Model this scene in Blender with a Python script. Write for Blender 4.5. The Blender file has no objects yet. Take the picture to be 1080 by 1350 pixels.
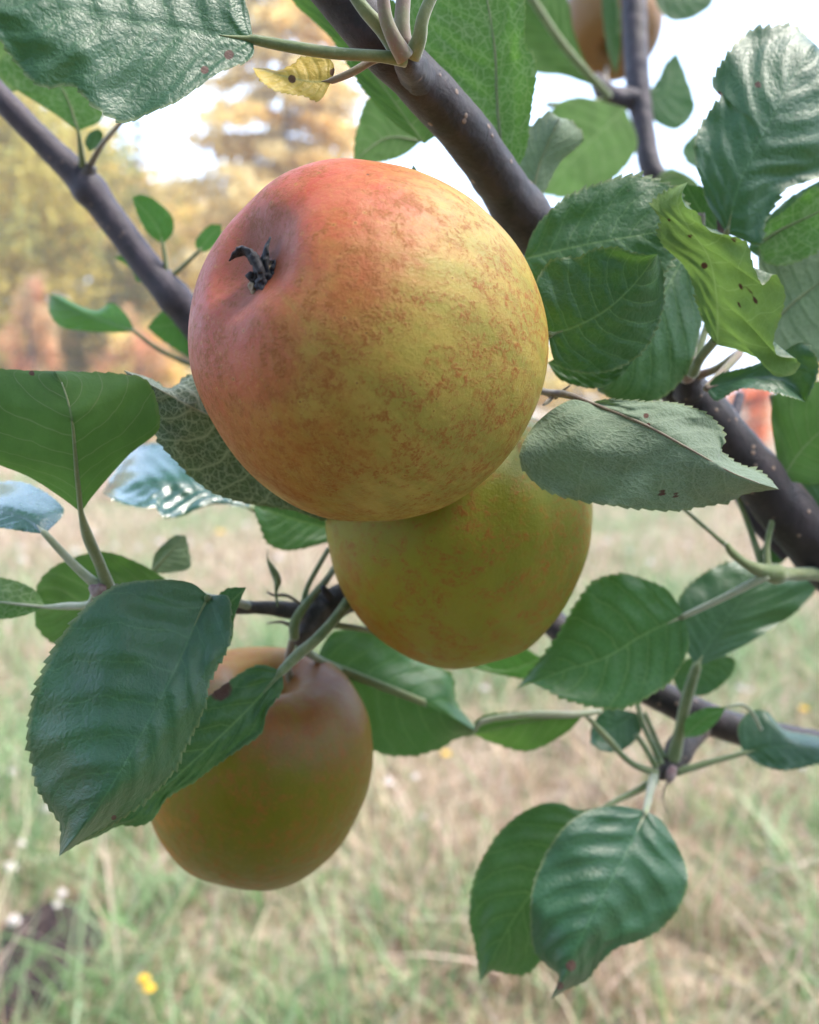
import bpy, math, random
import numpy as np
from mathutils import Vector, Matrix, noise as mnoise

SC = bpy.context.scene
R = math.radians
# ---------------------------------------------------------------- camera
CAM_H, PITCH, FPX = 1.15, R(8.2), 1080.0
cam_d = bpy.data.cameras.new("camera")
cam = bpy.data.objects.new("camera", cam_d)
SC.collection.objects.link(cam)
cam.location = (0, 0, CAM_H)
cam.rotation_euler = (R(90) - PITCH, 0, 0)
cam_d.sensor_fit = 'HORIZONTAL'
cam_d.sensor_width = 26.0
cam_d.lens = 26.0
cam_d.clip_start = 0.01
cam_d.clip_end = 3000
cam_d.dof.use_dof = True
cam_d.dof.focus_distance = 0.186
cam_d.dof.aperture_fstop = 9.6
SC.camera = cam
# ---------------------------------------------------------------- sky, sun, exposure
SUN_EL, SUN_AZ = R(60), R(95)          # azimuth clockwise from +Y (camera looks along +Y)
w = bpy.data.worlds.new("World"); SC.world = w; w.use_nodes = True
nt = w.node_tree; nt.nodes.clear()
out = nt.nodes.new('ShaderNodeOutputWorld'); bg = nt.nodes.new('ShaderNodeBackground')
sky = nt.nodes.new('ShaderNodeTexSky'); sky.sky_type = 'NISHITA'
sky.sun_disc = False; sky.sun_elevation = SUN_EL; sky.sun_rotation = SUN_AZ
sky.air_density = 1.0; sky.dust_density = 1.5; sky.ozone_density = 1.0
tc = nt.nodes.new('ShaderNodeTexCoord'); cn = nt.nodes.new('ShaderNodeTexNoise')
cn.inputs['Scale'].default_value = 2.2; cn.inputs['Detail'].default_value = 5
cr = nt.nodes.new('ShaderNodeValToRGB')
cr.color_ramp.elements[0].position = 0.30; cr.color_ramp.elements[0].color = (0.55, 0.55, 0.55, 1)
cr.color_ramp.elements[1].position = 0.62; cr.color_ramp.elements[1].color = (1.0, 1.0, 1.0, 1)
cm = nt.nodes.new('ShaderNodeMix'); cm.data_type = 'RGBA'
cm.inputs['B'].default_value = (3.9, 5.1, 7.2, 1)          # thin bright cloud veil
nt.links.new(tc.outputs['Generated'], cn.inputs['Vector'])
nt.links.new(cn.outputs['Fac'], cr.inputs['Fac'])
wsx = nt.nodes.new('ShaderNodeSeparateXYZ'); wmr = nt.nodes.new('ShaderNodeMapRange'); wmu = nt.nodes.new('ShaderNodeMath'); wmu.operation = 'MULTIPLY'
nt.links.new(tc.outputs['Generated'], wsx.inputs[0]); nt.links.new(wsx.outputs['Z'], wmr.inputs['Value'])
wmr.inputs['From Min'].default_value = 0.25; wmr.inputs['From Max'].default_value = 0.85; wmr.inputs['To Min'].default_value = 0.9; wmr.inputs['To Max'].default_value = 0.15
nt.links.new(cr.outputs['Color'], wmu.inputs[0]); nt.links.new(wmr.outputs[0], wmu.inputs[1])
nt.links.new(wmu.outputs[0], cm.inputs['Factor'])
nt.links.new(sky.outputs['Color'], cm.inputs['A'])
nt.links.new(cm.outputs['Result'], bg.inputs['Color'])
bg.inputs['Strength'].default_value = 0.13
nt.links.new(bg.outputs[0], out.inputs[0])
sd = bpy.data.lights.new("sun", 'SUN'); sun = bpy.data.objects.new("sun", sd)
SC.collection.objects.link(sun)
sd.energy = 2.0; sd.angle = R(20); sd.color = (1.0, 0.93, 0.82)
sdir = Vector((math.sin(SUN_AZ) * math.cos(SUN_EL), math.cos(SUN_AZ) * math.cos(SUN_EL), math.sin(SUN_EL)))
sun.rotation_euler = sdir.to_track_quat('Z', 'Y').to_euler()
sun.location = (0, 0, 10)
SC.view_settings.view_transform = 'Standard'
SC.view_settings.look = 'None'
SC.view_settings.exposure = 2.1
SC.view_settings.gamma = 1.0
SC.cycles.max_bounces = 8
SC.cycles.transparent_max_bounces = 8

# ---------------------------------------------------------------- helpers
RT = Vector((1, 0, 0)); FW = Vector((0, math.cos(PITCH), -math.sin(PITCH))); UP = Vector((0, math.sin(PITCH), math.cos(PITCH)))
CAMP = Vector((0, 0, CAM_H))
_M = np.array([RT[:], UP[:], FW[:]]); _C = np.array(CAMP[:])

def P(x, y, d):
    """a point seen at photo position x,y standing d metres in front of the lens"""
    return CAMP + RT * ((x - 540) / FPX * d) + UP * ((675 - y) / FPX * d) + FW * d

def PN(xy, d):
    xy = np.asarray(xy, float); d = np.asarray(d, float)
    c = np.stack([(xy[..., 0] - 540) / FPX * d, (675 - xy[..., 1]) / FPX * d, d], -1)
    return c @ _M + _C

def ground_pt(x, y):
    """where the ray through photo position x,y meets the ground"""
    dr = RT * ((x - 540) / FPX) + UP * ((675 - y) / FPX) + FW
    t = -CAM_H / dr.z
    return CAMP + dr * t

def link(o, parent=None):
    SC.collection.objects.link(o)
    if parent is not None:
        o.parent = parent
        o.matrix_parent_inverse = Matrix.Translation(parent.matrix_world.translation).inverted() if False else Matrix()
    return o

def tag(o, label=None, cat=None, group=None, kind=None):
    if label: o['label'] = label
    if cat: o['category'] = cat
    if group: o['group'] = group
    if kind: o['kind'] = kind
    return o

def empty(name, loc, label, cat, group=None):
    o = bpy.data.objects.new(name, None)
    o.empty_display_size = 0.01
    o.location = loc
    SC.collection.objects.link(o)
    return tag(o, label, cat, group)

def world_origin(o):
    v = Vector(o.location)
    p = o.parent
    while p is not None:
        v += Vector(p.location); p = p.parent
    return v

def mesh_np(name, V, F, mat, parent=None, smooth=True, origin=None, uvs=None, attrs=None):
    """one mesh object from world-space vertices V and quads/tris F (arrays)"""
    V = np.asarray(V, np.float64)
    if origin is None:
        origin = V.mean(0)
    origin = np.asarray(origin[:], float)
    me = bpy.data.meshes.new(name)
    me.vertices.add(len(V)); me.vertices.foreach_set('co', (V - origin).astype(np.float32).ravel())
    F = np.asarray(F, np.int32); k = F.shape[1]
    me.loops.add(F.size); me.loops.foreach_set('vertex_index', F.ravel())
    me.polygons.add(len(F)); me.polygons.foreach_set('loop_start', np.arange(0, F.size, k, dtype=np.int32))
    me.polygons.foreach_set('loop_total', np.full(len(F), k, np.int32))
    me.polygons.foreach_set('use_smooth', np.full(len(F), smooth))
    if uvs:
        for n, uv in uvs.items():
            l = me.uv_layers.new(name=n); l.data.foreach_set('uv', np.asarray(uv, np.float32)[F.ravel()].ravel())
    if attrs:
        for n, a in attrs.items():
            a = np.asarray(a, np.float32)
            if a.ndim == 1:
                t = me.attributes.new(n, 'FLOAT', 'POINT'); t.data.foreach_set('value', a)
            else:
                t = me.attributes.new(n, 'FLOAT_COLOR', 'POINT'); t.data.foreach_set('color', np.c_[a, np.ones(len(a))].astype(np.float32).ravel())
    me.update(calc_edges=True); me.validate()
    me.materials.append(mat)
    o = bpy.data.objects.new(name, me)
    base = np.zeros(3)
    if parent is not None:
        base = np.array(world_origin(parent)[:])
        o.parent = parent
    o.location = (origin - base).tolist()
    SC.collection.objects.link(o)
    return o

def merge(parts):
    V, F, n = [], [], 0
    for v, f in parts:
        V.append(v); F.append(np.asarray(f) + n); n += len(v)
    return np.concatenate(V), np.concatenate(F)

def spline(pts, n):
    """Catmull-Rom through pts, n samples even in length"""
    p = np.asarray(pts, float)
    if len(p) == 2:
        t = np.linspace(0, 1, n)[:, None]
        return p[0] * (1 - t) + p[1] * t
    q = np.vstack([2 * p[0] - p[1], p, 2 * p[-1] - p[-2]])
    res = []
    for i in range(1, len(q) - 2):
        t = np.linspace(0, 1, 24, endpoint=False)[:, None]
        a, b, c, d = q[i - 1], q[i], q[i + 1], q[i + 2]
        res.append(0.5 * ((2 * b) + (c - a) * t + (2 * a - 5 * b + 4 * c - d) * t * t + (-a + 3 * b - 3 * c + d) * t ** 3))
    res.append(p[-1:])
    r = np.vstack(res)
    s = np.r_[0, np.cumsum(np.linalg.norm(np.diff(r[:, :3] if r.shape[1] > 2 else r, axis=0), axis=1))]
    u = np.linspace(0, s[-1], n)
    return np.stack([np.interp(u, s, r[:, k]) for k in range(r.shape[1])], 1)

def tube(pts, rad, n=None, seg=14, rough=0.0, seed=0.0, flat=1.0, knots=()):
    """swept tapering tube; pts world xyz, rad list of radii; knots = (u, extra radius share, width)"""
    pts = np.array([list(p) for p in pts], float); rad = np.asarray(rad, float)
    if len(rad) != len(pts):
        rad = np.interp(np.linspace(0, 1, len(pts)), np.linspace(0, 1, len(rad)), rad)
    L = np.linalg.norm(np.diff(pts, axis=0), axis=1).sum()
    n = n or max(8, min(340, int(L / 0.0012)))
    c = spline(np.c_[pts, rad], n)
    C, r = c[:, :3], np.maximum(c[:, 3], 1e-5)
    for (ku, ke, kw) in knots:
        r = r * (1 + ke * np.exp(-((np.linspace(0, 1, n) - ku) / kw) ** 2))
    T = np.gradient(C, axis=0); T /= np.linalg.norm(T, axis=1)[:, None] + 1e-12
    ref = np.array([0.13, -0.9, 0.42]); N = []
    v = ref - T[0] * (ref @ T[0]); v /= np.linalg.norm(v)
    for t in T:
        v = v - t * (v @ t); v /= np.linalg.norm(v) + 1e-12
        N.append(v)
    N = np.array(N); B = np.cross(T, N)
    a = np.linspace(0, 2 * math.pi, seg, endpoint=False)
    rr = np.repeat(r[:, None], seg, 1)
    if rough:
        for i in range(n):
            for j in range(seg):
                q = C[i] + r[i] * (math.cos(a[j]) * N[i] + math.sin(a[j]) * B[i])
                rr[i, j] *= 1 + rough * mnoise.noise(Vector(q * 160 + seed)) + rough * 0.5 * mnoise.noise(Vector(q * 480 + seed))
    V = C[:, None, :] + rr[..., None] * (np.cos(a)[None, :, None] * N[:, None, :] + flat * np.sin(a)[None, :, None] * B[:, None, :])
    V = V.reshape(-1, 3)
    i, j = np.meshgrid(np.arange(n - 1), np.arange(seg), indexing='ij')
    F = np.stack([i * seg + j, i * seg + (j + 1) % seg, (i + 1) * seg + (j + 1) % seg, (i + 1) * seg + j], -1).reshape(-1, 4)
    caps_v = [C[0], C[-1]]; m = len(V)
    V = np.vstack([V, caps_v])
    jj = np.arange(0, seg, 2)
    f0 = np.stack([np.full(len(jj), m), (jj + 2) % seg, jj + 1, jj], -1)
    e = (n - 1) * seg
    f1 = np.stack([np.full(len(jj), m + 1), e + jj, e + jj + 1, e + (jj + 2) % seg], -1)
    return V, np.vstack([F, f0, f1])

def pxs(pts):
    return [P(*p) for p in pts]

# ---------------------------------------------------------------- node helpers
class NT:
    def __init__(s, name):
        s.m = bpy.data.materials.new(name); s.m.use_nodes = True
        s.t = s.m.node_tree; s.t.nodes.clear()
        s.out = s.n('ShaderNodeOutputMaterial')
    def n(s, typ, **kw):
        x = s.t.nodes.new(typ)
        for k, v in kw.items(): setattr(x, k, v)
        return x
    def set(s, sock, v):
        if isinstance(v, bpy.types.NodeSocket): s.t.links.new(v, sock)
        elif v is not None:
            if isinstance(v, tuple) and len(v) == 3 and sock.type == 'RGBA': v = v + (1,)
            sock.default_value = v
    def math(s, op, a, b=None, c=None, clamp=False):
        x = s.n('ShaderNodeMath', operation=op); x.use_clamp = clamp
        s.set(x.inputs[0], a)
        if b is not None: s.set(x.inputs[1], b)
        if c is not None: s.set(x.inputs[2], c)
        return x.outputs[0]
    def mix(s, f, a, b, blend='MIX'):
        x = s.n('ShaderNodeMix', data_type='RGBA', blend_type=blend)
        s.set(x.inputs['Factor'], f); s.set(x.inputs['A'], a); s.set(x.inputs['B'], b)
        return x.outputs['Result']
    def mixf(s, f, a, b):
        x = s.n('ShaderNodeMix', data_type='FLOAT')
        s.set(x.inputs['Factor'], f); s.set(x.inputs['A'], a); s.set(x.inputs['B'], b)
        return x.outputs['Result']
    def ramp(s, v, a, b, lo=0.0, hi=1.0, smooth=True):
        x = s.n('ShaderNodeMapRange', interpolation_type='SMOOTHSTEP' if smooth else 'LINEAR')
        s.set(x.inputs['Value'], v); x.inputs['From Min'].default_value = a; x.inputs['From Max'].default_value = b
        x.inputs['To Min'].default_value = lo; x.inputs['To Max'].default_value = hi
        return x.outputs[0]
    def noise(s, vec, scale, detail=3, rough=0.5, dist=0.0):
        x = s.n('ShaderNodeTexNoise'); s.set(x.inputs['Vector'], vec)
        x.inputs['Scale'].default_value = scale; x.inputs['Detail'].default_value = detail
        x.inputs['Roughness'].default_value = rough; x.inputs['Distortion'].default_value = dist
        return x.outputs['Fac']
    def vor(s, vec, scale, feature='F1', rnd=1.0):
        x = s.n('ShaderNodeTexVoronoi', feature=feature); s.set(x.inputs['Vector'], vec)
        x.inputs['Scale'].default_value = scale; x.inputs['Randomness'].default_value = rnd
        return x
    def bump(s, h, strength, dist, normal=None):
        x = s.n('ShaderNodeBump'); s.set(x.inputs['Height'], h)
        x.inputs['Strength'].default_value = strength; x.inputs['Distance'].default_value = dist
        if normal is not None: s.set(x.inputs['Normal'], normal)
        return x.outputs[0]
    def pbr(s, col, rough=0.5, spec=0.5, normal=None, **kw):
        x = s.n('ShaderNodeBsdfPrincipled')
        s.set(x.inputs['Base Color'], col); s.set(x.inputs['Roughness'], rough); s.set(x.inputs['Specular IOR Level'], spec)
        if normal is not None: s.set(x.inputs['Normal'], normal)
        for k, v in kw.items(): s.set(x.inputs[k.replace('_', ' ')], v)
        return x.outputs[0]
    def done(s, sh):
        s.t.links.new(sh, s.out.inputs['Surface']); return s.m
    def obj(s):
        return s.n('ShaderNodeTexCoord').outputs['Object']

def leaf_mat(name, coat=0.0, vw=1.0, rs=1.45, top=(0.009, 0.058, 0.016), under=(0.15, 0.23, 0.11), vein_t=(0.12, 0.22, 0.07), vein_u=(0.30, 0.36, 0.22),
             trans=(0.11, 0.27, 0.03), tf=0.30, gloss=0.46, spec=0.55, wool=0.0, spots=0.25, nlat=8.0, bloom=0.0, relief=1.0, retic=1.0, blemc=(0.10, 0.045, 0.03)):
    s = NT(name)
    uvn = s.n('ShaderNodeUVMap', uv_map='UVMap'); mmn = s.n('ShaderNodeUVMap', uv_map='Metric')
    sp = s.n('ShaderNodeSeparateXYZ'); s.set(sp.inputs[0], uvn.outputs[0])
    u = sp.outputs[0]; v0 = s.math('MULTIPLY_ADD', sp.outputs[1], 2.0, -1.0)
    mm = mmn.outputs[0]                      # centimetres on the blade
    wob = s.noise(mm, 1.3, 2)
    av = s.math('ABSOLUTE', v0)
    side = s.math('MULTIPLY', s.math('GREATER_THAN', v0, 0.0), 0.42)
    curve = s.math('POWER', av, 1.25)
    ph = s.math('ADD', s.math('MULTIPLY_ADD', s.math('MULTIPLY_ADD', curve, -0.24, u), nlat, side), s.math('MULTIPLY', wob, 0.5))
    fr = s.math('ABSOLUTE', s.math('SUBTRACT', s.math('FRACT', ph), 0.5))      # 0 on the vein
    lw = s.math('MULTIPLY_ADD', av, -0.035 * vw, 0.060 * vw)
    lat = s.math('SUBTRACT', 1.0, s.math('DIVIDE', fr, lw, clamp=True), clamp=True)
    lat_soft = s.ramp(fr, 0.0, 0.28, 1, 0)
    # midrib from metric coordinate
    sm = s.n('ShaderNodeSeparateXYZ'); s.set(sm.inputs[0], mm)
    mw = s.math('MULTIPLY_ADD', u, -0.045, 0.070)
    mid = s.math('SUBTRACT', 1.0, s.math('DIVIDE', s.math('ABSOLUTE', sm.outputs[1]), mw, clamp=True), clamp=True)
    mid_soft = s.ramp(s.math('ABSOLUTE', sm.outputs[1]), 0.0, 0.22, 1, 0)
    vd = s.n('ShaderNodeVectorMath', operation='ADD')
    nz = s.n('ShaderNodeTexNoise'); s.set(nz.inputs['Vector'], mm); nz.inputs['Scale'].default_value = 5
    vs = s.n('ShaderNodeVectorMath', operation='SCALE'); s.set(vs.inputs[0], nz.outputs['Color']); vs.inputs['Scale'].default_value = 0.12
    s.set(vd.inputs[0], mm); s.set(vd.inputs[1], vs.outputs[0])
    v1 = s.vor(vd.outputs[0], 3.6 * rs, 'DISTANCE_TO_EDGE').outputs['Distance']
    v2 = s.vor(vd.outputs[0], 9.0 * rs, 'DISTANCE_TO_EDGE').outputs['Distance']
    r1 = s.ramp(v1, 0.0, 0.085, 1, 0); r2 = s.ramp(v2, 0.0, 0.10, 1, 0)
    vein = s.math('MAXIMUM', mid, s.math('MULTIPLY', lat, 0.8))
    fine = s.math('MULTIPLY', s.math('MAXIMUM', s.math('MULTIPLY', r1, 0.55), s.math('MULTIPLY', r2, 0.3)), retic)
    allv = s.math('MAXIMUM', vein, fine, clamp=True)
    allt = s.math('MAXIMUM', s.math('MULTIPLY', vein, 0.9), s.math('MULTIPLY', fine, 0.3), clamp=True)
    # colours
    n1 = s.noise(mm, 0.8, 4, 0.6); n2 = s.noise(mm, 6, 3, 0.6)
    tcol = s.mix(s.ramp(n1, 0.3, 0.7), top, tuple(c * k for c, k in zip(top, (1.6, 1.4, 1.2))))
    tcol = s.mix(s.math('MULTIPLY', s.ramp(n2, 0.45, 0.75), 0.35), tcol, tuple(c * 1.7 for c in top))
    if bloom: tcol = s.mix(s.math('MULTIPLY', s.ramp(s.noise(mm, 2.2, 5, 0.7), 0.35, 0.7), bloom), tcol, (0.22, 0.31, 0.30))
    tcol = s.mix(allt, tcol, vein_t)
    ucol = s.mix(s.ramp(n1, 0.3, 0.7), under, tuple(c * 0.72 for c in under))
    ucol = s.mix(s.math('MULTIPLY', allv, 0.75), ucol, vein_u)
    if wool:
        wn = s.noise(mm, 26, 4, 0.8)
        ucol = s.mix(s.math('MULTIPLY', s.ramp(wn, 0.35, 0.72), wool), ucol, (0.50, 0.52, 0.44))
    spv = s.vor(mm, 1.5).outputs['Distance']
    spot = s.math('MULTIPLY', s.ramp(s.math('ADD', spv, s.math('MULTIPLY', n2, 0.10)), 0.085, 0.115, 1, 0), spots)
    at = s.n('ShaderNodeAttribute', attribute_name='blem')
    edge = s.math('MULTIPLY', s.ramp(s.math('ADD', av, s.math('MULTIPLY', n2, 0.06)), 0.985, 1.03), 0.55)
    bl = s.math('MAXIMUM', spot, s.ramp(s.math('MULTIPLY', at.outputs['Fac'], s.math('ADD', n2, 0.5)), 0.3, 0.6), clamp=True)
    geo = s.n('ShaderNodeNewGeometry')
    col = s.mix(geo.outputs['Backfacing'], tcol, ucol)
    col = s.mix(edge, col, (0.22, 0.24, 0.10))
    col = s.mix(bl, col, blemc)
    # relief: cells between veins bulge on top, veins stand out below
    cell = s.math('ADD', s.math('MULTIPLY', s.ramp(v1, 0, 0.35), 0.55), s.math('MULTIPLY', s.ramp(v2, 0, 0.35), 0.28))
    h = s.math('SUBTRACT', cell, s.math('ADD', s.math('MULTIPLY', lat_soft, 0.9), s.math('MULTIPLY', mid_soft, 1.3)))
    h = s.math('ADD', h, s.math('MULTIPLY', s.noise(mm, 2.2, 3, 0.55), 0.9))
    nrm = s.bump(h, 0.24 * relief, 0.0006)
    nrm = s.bump(s.noise(mm, 60, 2, 0.7), 0.12, 0.0002, nrm)
    rg = s.mixf(geo.outputs['Backfacing'], s.math('ADD', s.math('MULTIPLY_ADD', n2, 0.22, gloss - 0.08), s.math('MULTIPLY', bl, 0.3)), 0.78)
    spc = s.mixf(geo.outputs['Backfacing'], spec, 0.22)
    p = s.pbr(col, rg, spc, nrm, Coat_Weight=coat, Coat_Roughness=0.16, Sheen_Weight=0.05 + 0.5 * wool, Sheen_Roughness=0.5)
    tr = s.n('ShaderNodeBsdfTranslucent')
    tcl = s.mix(s.math('MULTIPLY', allv, 0.8), trans, (0.20, 0.33, 0.10))
    tcl = s.mix(s.math('MULTIPLY', s.ramp(n1, 0.3, 0.7), 0.4), tcl, tuple(c * 0.6 for c in trans))
    s.set(tr.inputs['Color'], s.mix(bl, tcl, (0.03, 0.015, 0.01)))
    mx = s.n('ShaderNodeMixShader'); mx.inputs[0].default_value = tf
    s.set(mx.inputs[1], p); s.set(mx.inputs[2], tr.outputs[0])
    return s.done(mx.outputs[0])

def apple_mat(name, ground=(0.36, 0.34, 0.045), green=(0.20, 0.26, 0.035), blush=(0.55, 0.10, 0.055), orange=(0.46, 0.19, 0.04),
              bdir=(-0.6, -0.3, 0.6), odir=(-0.8, -0.3, 0.2), bl=(0.25, 0.85), ol=(-0.1, 0.7), russet=0.7, rb=0.48, gdir=(0.5, 0, -0.8), r0=0.043, rough=0.42, spec=0.30, streak=0.4):
    s = NT(name); o = s.obj()
    def dirf(d):
        x = s.n('ShaderNodeVectorMath', operation='DOT_PRODUCT'); s.set(x.inputs[0], o)
        v = Vector(d).normalized() / r0; x.inputs[1].default_value = v; return x.outputs['Value']
    big = s.noise(o, 38, 4, 0.6)
    med = s.noise(o, 120, 4, 0.65)
    mer = s.n('ShaderNodeAttribute', attribute_name='mer').outputs['Color']
    strk = s.noise(mer, 9.0, 5, 0.65)
    wv = lambda f, k: s.math('ADD', f, s.math('MULTIPLY_ADD', big, k, -k / 2))
    col = s.mix(s.ramp(wv(dirf(gdir), 0.9), -0.2, 0.9), ground, green)
    col = s.mix(s.math('MULTIPLY', s.ramp(strk, 0.35, 0.65), streak), col, tuple(c * k for c, k in zip(ground, (1.3, 1.2, 1.3))))
    col = s.mix(s.math('MULTIPLY', s.ramp(s.math('ADD', wv(dirf(odir), 1.1), s.math('MULTIPLY_ADD', med, 0.9, -0.45)), *ol), 0.85), col, orange)
    fl = s.noise(o, 240, 5, 0.75)
    bf = s.math('ADD', s.ramp(wv(dirf(bdir), 0.8), *bl), s.math('ADD', s.math('MULTIPLY_ADD', fl, 0.8, -0.4), s.math('MULTIPLY_ADD', strk, 1.0, -0.5)), clamp=True)
    bf = s.math('MULTIPLY', bf, s.ramp(wv(dirf(bdir), 0.8), bl[0] - 0.25, bl[0] + 0.2))
    col = s.mix(s.math('MULTIPLY', bf, 0.9), col, s.mix(s.ramp(s.noise(o, 130, 4), 0.3, 0.7), blush, tuple(c * k for c, k in zip(blush, (1.15, 1.9, 2.2)))))
    # russet: cloudy masks broken into fine freckles
    rm = s.ramp(s.noise(o, 75, 7, 0.74, 0.9), rb, rb + 0.14)
    rf = s.ramp(s.noise(o, 420, 6, 0.8), 0.46, 0.56)
    rf2 = s.ramp(s.noise(o, 1300, 3, 0.7), 0.38, 0.56)
    rus = s.math('MULTIPLY', s.math('MULTIPLY', rm, s.math('MULTIPLY_ADD', rf, 0.85, 0.15)), s.math('MULTIPLY', s.math('MULTIPLY_ADD', rf2, 0.6, 0.4), russet))
    rus = s.math('MAXIMUM', rus, s.math('MULTIPLY', s.math('MULTIPLY', s.ramp(fl, 0.52, 0.66), s.ramp(med, 0.42, 0.56)), russet * 0.6))
    col = s.mix(s.math('MULTIPLY', rus, 0.9), col, (0.28, 0.088, 0.012))
    vein = s.math('MULTIPLY', s.ramp(s.noise(o, 800, 6, 0.8), 0.52, 0.70), 0.22)
    col = s.mix(vein, col, tuple(c * 1.45 for c in ground))
    # lenticels (pale halo, brown centre) and fly specks
    ln = s.vor(o, 230).outputs['Distance']
    col = s.mix(s.math('MULTIPLY', s.ramp(ln, 0.08, 0.16, 1, 0), 0.2), col, tuple(c * 1.6 for c in ground))
    lf = s.math('MULTIPLY', s.ramp(ln, 0.04, 0.09, 1, 0), 0.7)
    col = s.mix(lf, col, (0.16, 0.06, 0.015))
    sk = s.vor(o, 75).outputs['Distance']
    sf = s.math('MULTIPLY', s.ramp(sk, 0.018, 0.035, 1, 0), 0.85)
    col = s.mix(sf, col, (0.03, 0.02, 0.02))
    # calyx basin darkened to pinkish brown, its recess shade put into the colour
    ax = s.n('ShaderNodeAttribute', attribute_name='basin')
    col = s.mix(s.math('MULTIPLY', s.math('MULTIPLY', ax.outputs['Fac'], s.ramp(big, 0.25, 0.6)), 0.7), col, (0.22, 0.075, 0.045))
    h = s.math('ADD', s.math('MULTIPLY', s.noise(o, 1300, 4, 0.75), 1.1), s.math('MULTIPLY', s.noise(o, 220, 3, 0.6), 1.2))
    h = s.math('ADD', h, s.math('MULTIPLY', rus, 0.35))
    cr = s.vor(o, 420, 'DISTANCE_TO_EDGE').outputs['Distance']
    h = s.math('SUBTRACT', h, s.math('MULTIPLY', s.math('MULTIPLY', s.ramp(cr, 0, 0.05, 1, 0), s.ramp(s.noise(o, 60, 2), 0.5, 0.65)), 0.15))
    nrm = s.bump(h, 0.6, 0.00026)
    rg = s.math('ADD', s.math('MULTIPLY_ADD', s.noise(o, 300, 3), 0.25, rough - 0.1), s.math('MULTIPLY', rus, 0.15))
    return s.done(s.pbr(col, rg, spec, nrm, Subsurface_Weight=0.08, Subsurface_Radius=(0.004, 0.002, 0.001), Subsurface_Scale=0.6))

def bark_mat(name, c1=(0.007, 0.005, 0.008), c2=(0.032, 0.021, 0.026), lent=0.8, rough=0.55):
    s = NT(name); o = s.obj()
    n = s.noise(o, 150, 8, 0.78, 0.5)
    col = s.mix(s.ramp(n, 0.38, 0.64), c1, c2)
    col = s.mix(s.math('MULTIPLY', s.ramp(s.noise(o, 45, 3), 0.55, 0.75), 0.5), col, tuple(c * 1.9 for c in c2))
    le = s.vor(o, 190).outputs['Distance']; lf = s.math('MULTIPLY', s.ramp(le, 0.10, 0.17, 1, 0), lent)
    col = s.mix(lf, col, (0.26, 0.17, 0.12))
    h = s.math('ADD', s.math('ADD', n, s.math('MULTIPLY', s.noise(o, 600, 4, 0.7), 0.5)), s.math('MULTIPLY', lf, 0.5))
    return s.done(s.pbr(col, s.math('MULTIPLY_ADD', n, 0.3, rough - 0.15), 0.45, s.bump(h, 0.8, 0.0007), Sheen_Weight=0.1))

def stem_mat(name, c1, c2, rough=0.6, fuzz=0.5):
    s = NT(name); o = s.obj()
    n = s.noise(o, 130, 5, 0.7)
    col = s.mix(s.ramp(n, 0.35, 0.65), c1, c2)
    col = s.mix(s.math('MULTIPLY', s.ramp(s.noise(o, 900, 4, 0.8), 0.52, 0.72), 0.25), col, (0.4, 0.38, 0.32))
    return s.done(s.pbr(col, rough, 0.35, s.bump(s.noise(o, 700, 4, 0.7), 0.5, 0.0003), Sheen_Weight=fuzz))

def attr_mat(name, rough=0.7, tf=0.0, spec=0.3, att='col', var=0.25, scale=20, trk=1.0):
    s = NT(name); a = s.n('ShaderNodeAttribute', attribute_name=att)
    n = s.noise(s.obj(), scale, 3)
    col = s.mix(s.math('MULTIPLY', n, var), a.outputs['Color'], (0.05, 0.05, 0.03))
    p = s.pbr(col, rough, spec)
    if not tf: return s.done(p)
    tr = s.n('ShaderNodeBsdfTranslucent'); s.set(tr.inputs['Color'], a.outputs['Color'])
    mx = s.n('ShaderNodeMixShader'); mx.inputs[0].default_value = tf
    s.set(mx.inputs[1], p); s.set(mx.inputs[2], tr.outputs[0])
    return s.done(mx.outputs[0])

M = {}
M['dark'] = leaf_mat('leaf_dark', bloom=0.05, tf=0.25)
M['blue'] = leaf_mat('leaf_blue_sheen', top=(0.008, 0.060, 0.024), vein_t=(0.04, 0.13, 0.05), gloss=0.44, spec=0.8, bloom=0.03, tf=0.16)
M['sky'] = leaf_mat('leaf_sky_tint', top=(0.010, 0.062, 0.040), vein_t=(0.03, 0.10, 0.06), gloss=0.22, spec=1.0, tf=0.10, coat=0.9)  # blue-green base paints in some sky reflection; the coat adds gloss
M['mid'] = leaf_mat('leaf_mid', top=(0.010, 0.068, 0.016), tf=0.26, bloom=0.05)
M['bright'] = leaf_mat('leaf_bright', top=(0.03, 0.12, 0.022), under=(0.10, 0.19, 0.055), vein_u=(0.24, 0.33, 0.15), trans=(0.12, 0.30, 0.03), tf=0.40, retic=0.5)
M['under'] = leaf_mat('leaf_back_lit_underside', under=(0.09, 0.17, 0.06), vein_u=(0.32, 0.42, 0.22), trans=(0.14, 0.34, 0.04), tf=0.38, retic=1.7, spots=0.15, relief=0.5, rs=1.0)
M['plain'] = leaf_mat('leaf_plain_underside', under=(0.09, 0.18, 0.055), vein_u=(0.20, 0.20, 0.13), trans=(0.10, 0.22, 0.03), tf=0.40, retic=0.12, spots=0.1, relief=0.7)
M['grey'] = leaf_mat('leaf_grey_underside', under=(0.15, 0.215, 0.135), vein_u=(0.26, 0.32, 0.21), trans=(0.12, 0.24, 0.05), tf=0.22, wool=0.28, retic=0.9, relief=1.4)
M['wool'] = leaf_mat('leaf_woolly_underside', under=(0.085, 0.125, 0.075), vein_u=(0.60, 0.64, 0.50), trans=(0.08, 0.17, 0.03), tf=0.15, wool=0.22, retic=1.35, relief=1.6, vw=2.0, rs=1.2)
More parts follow.
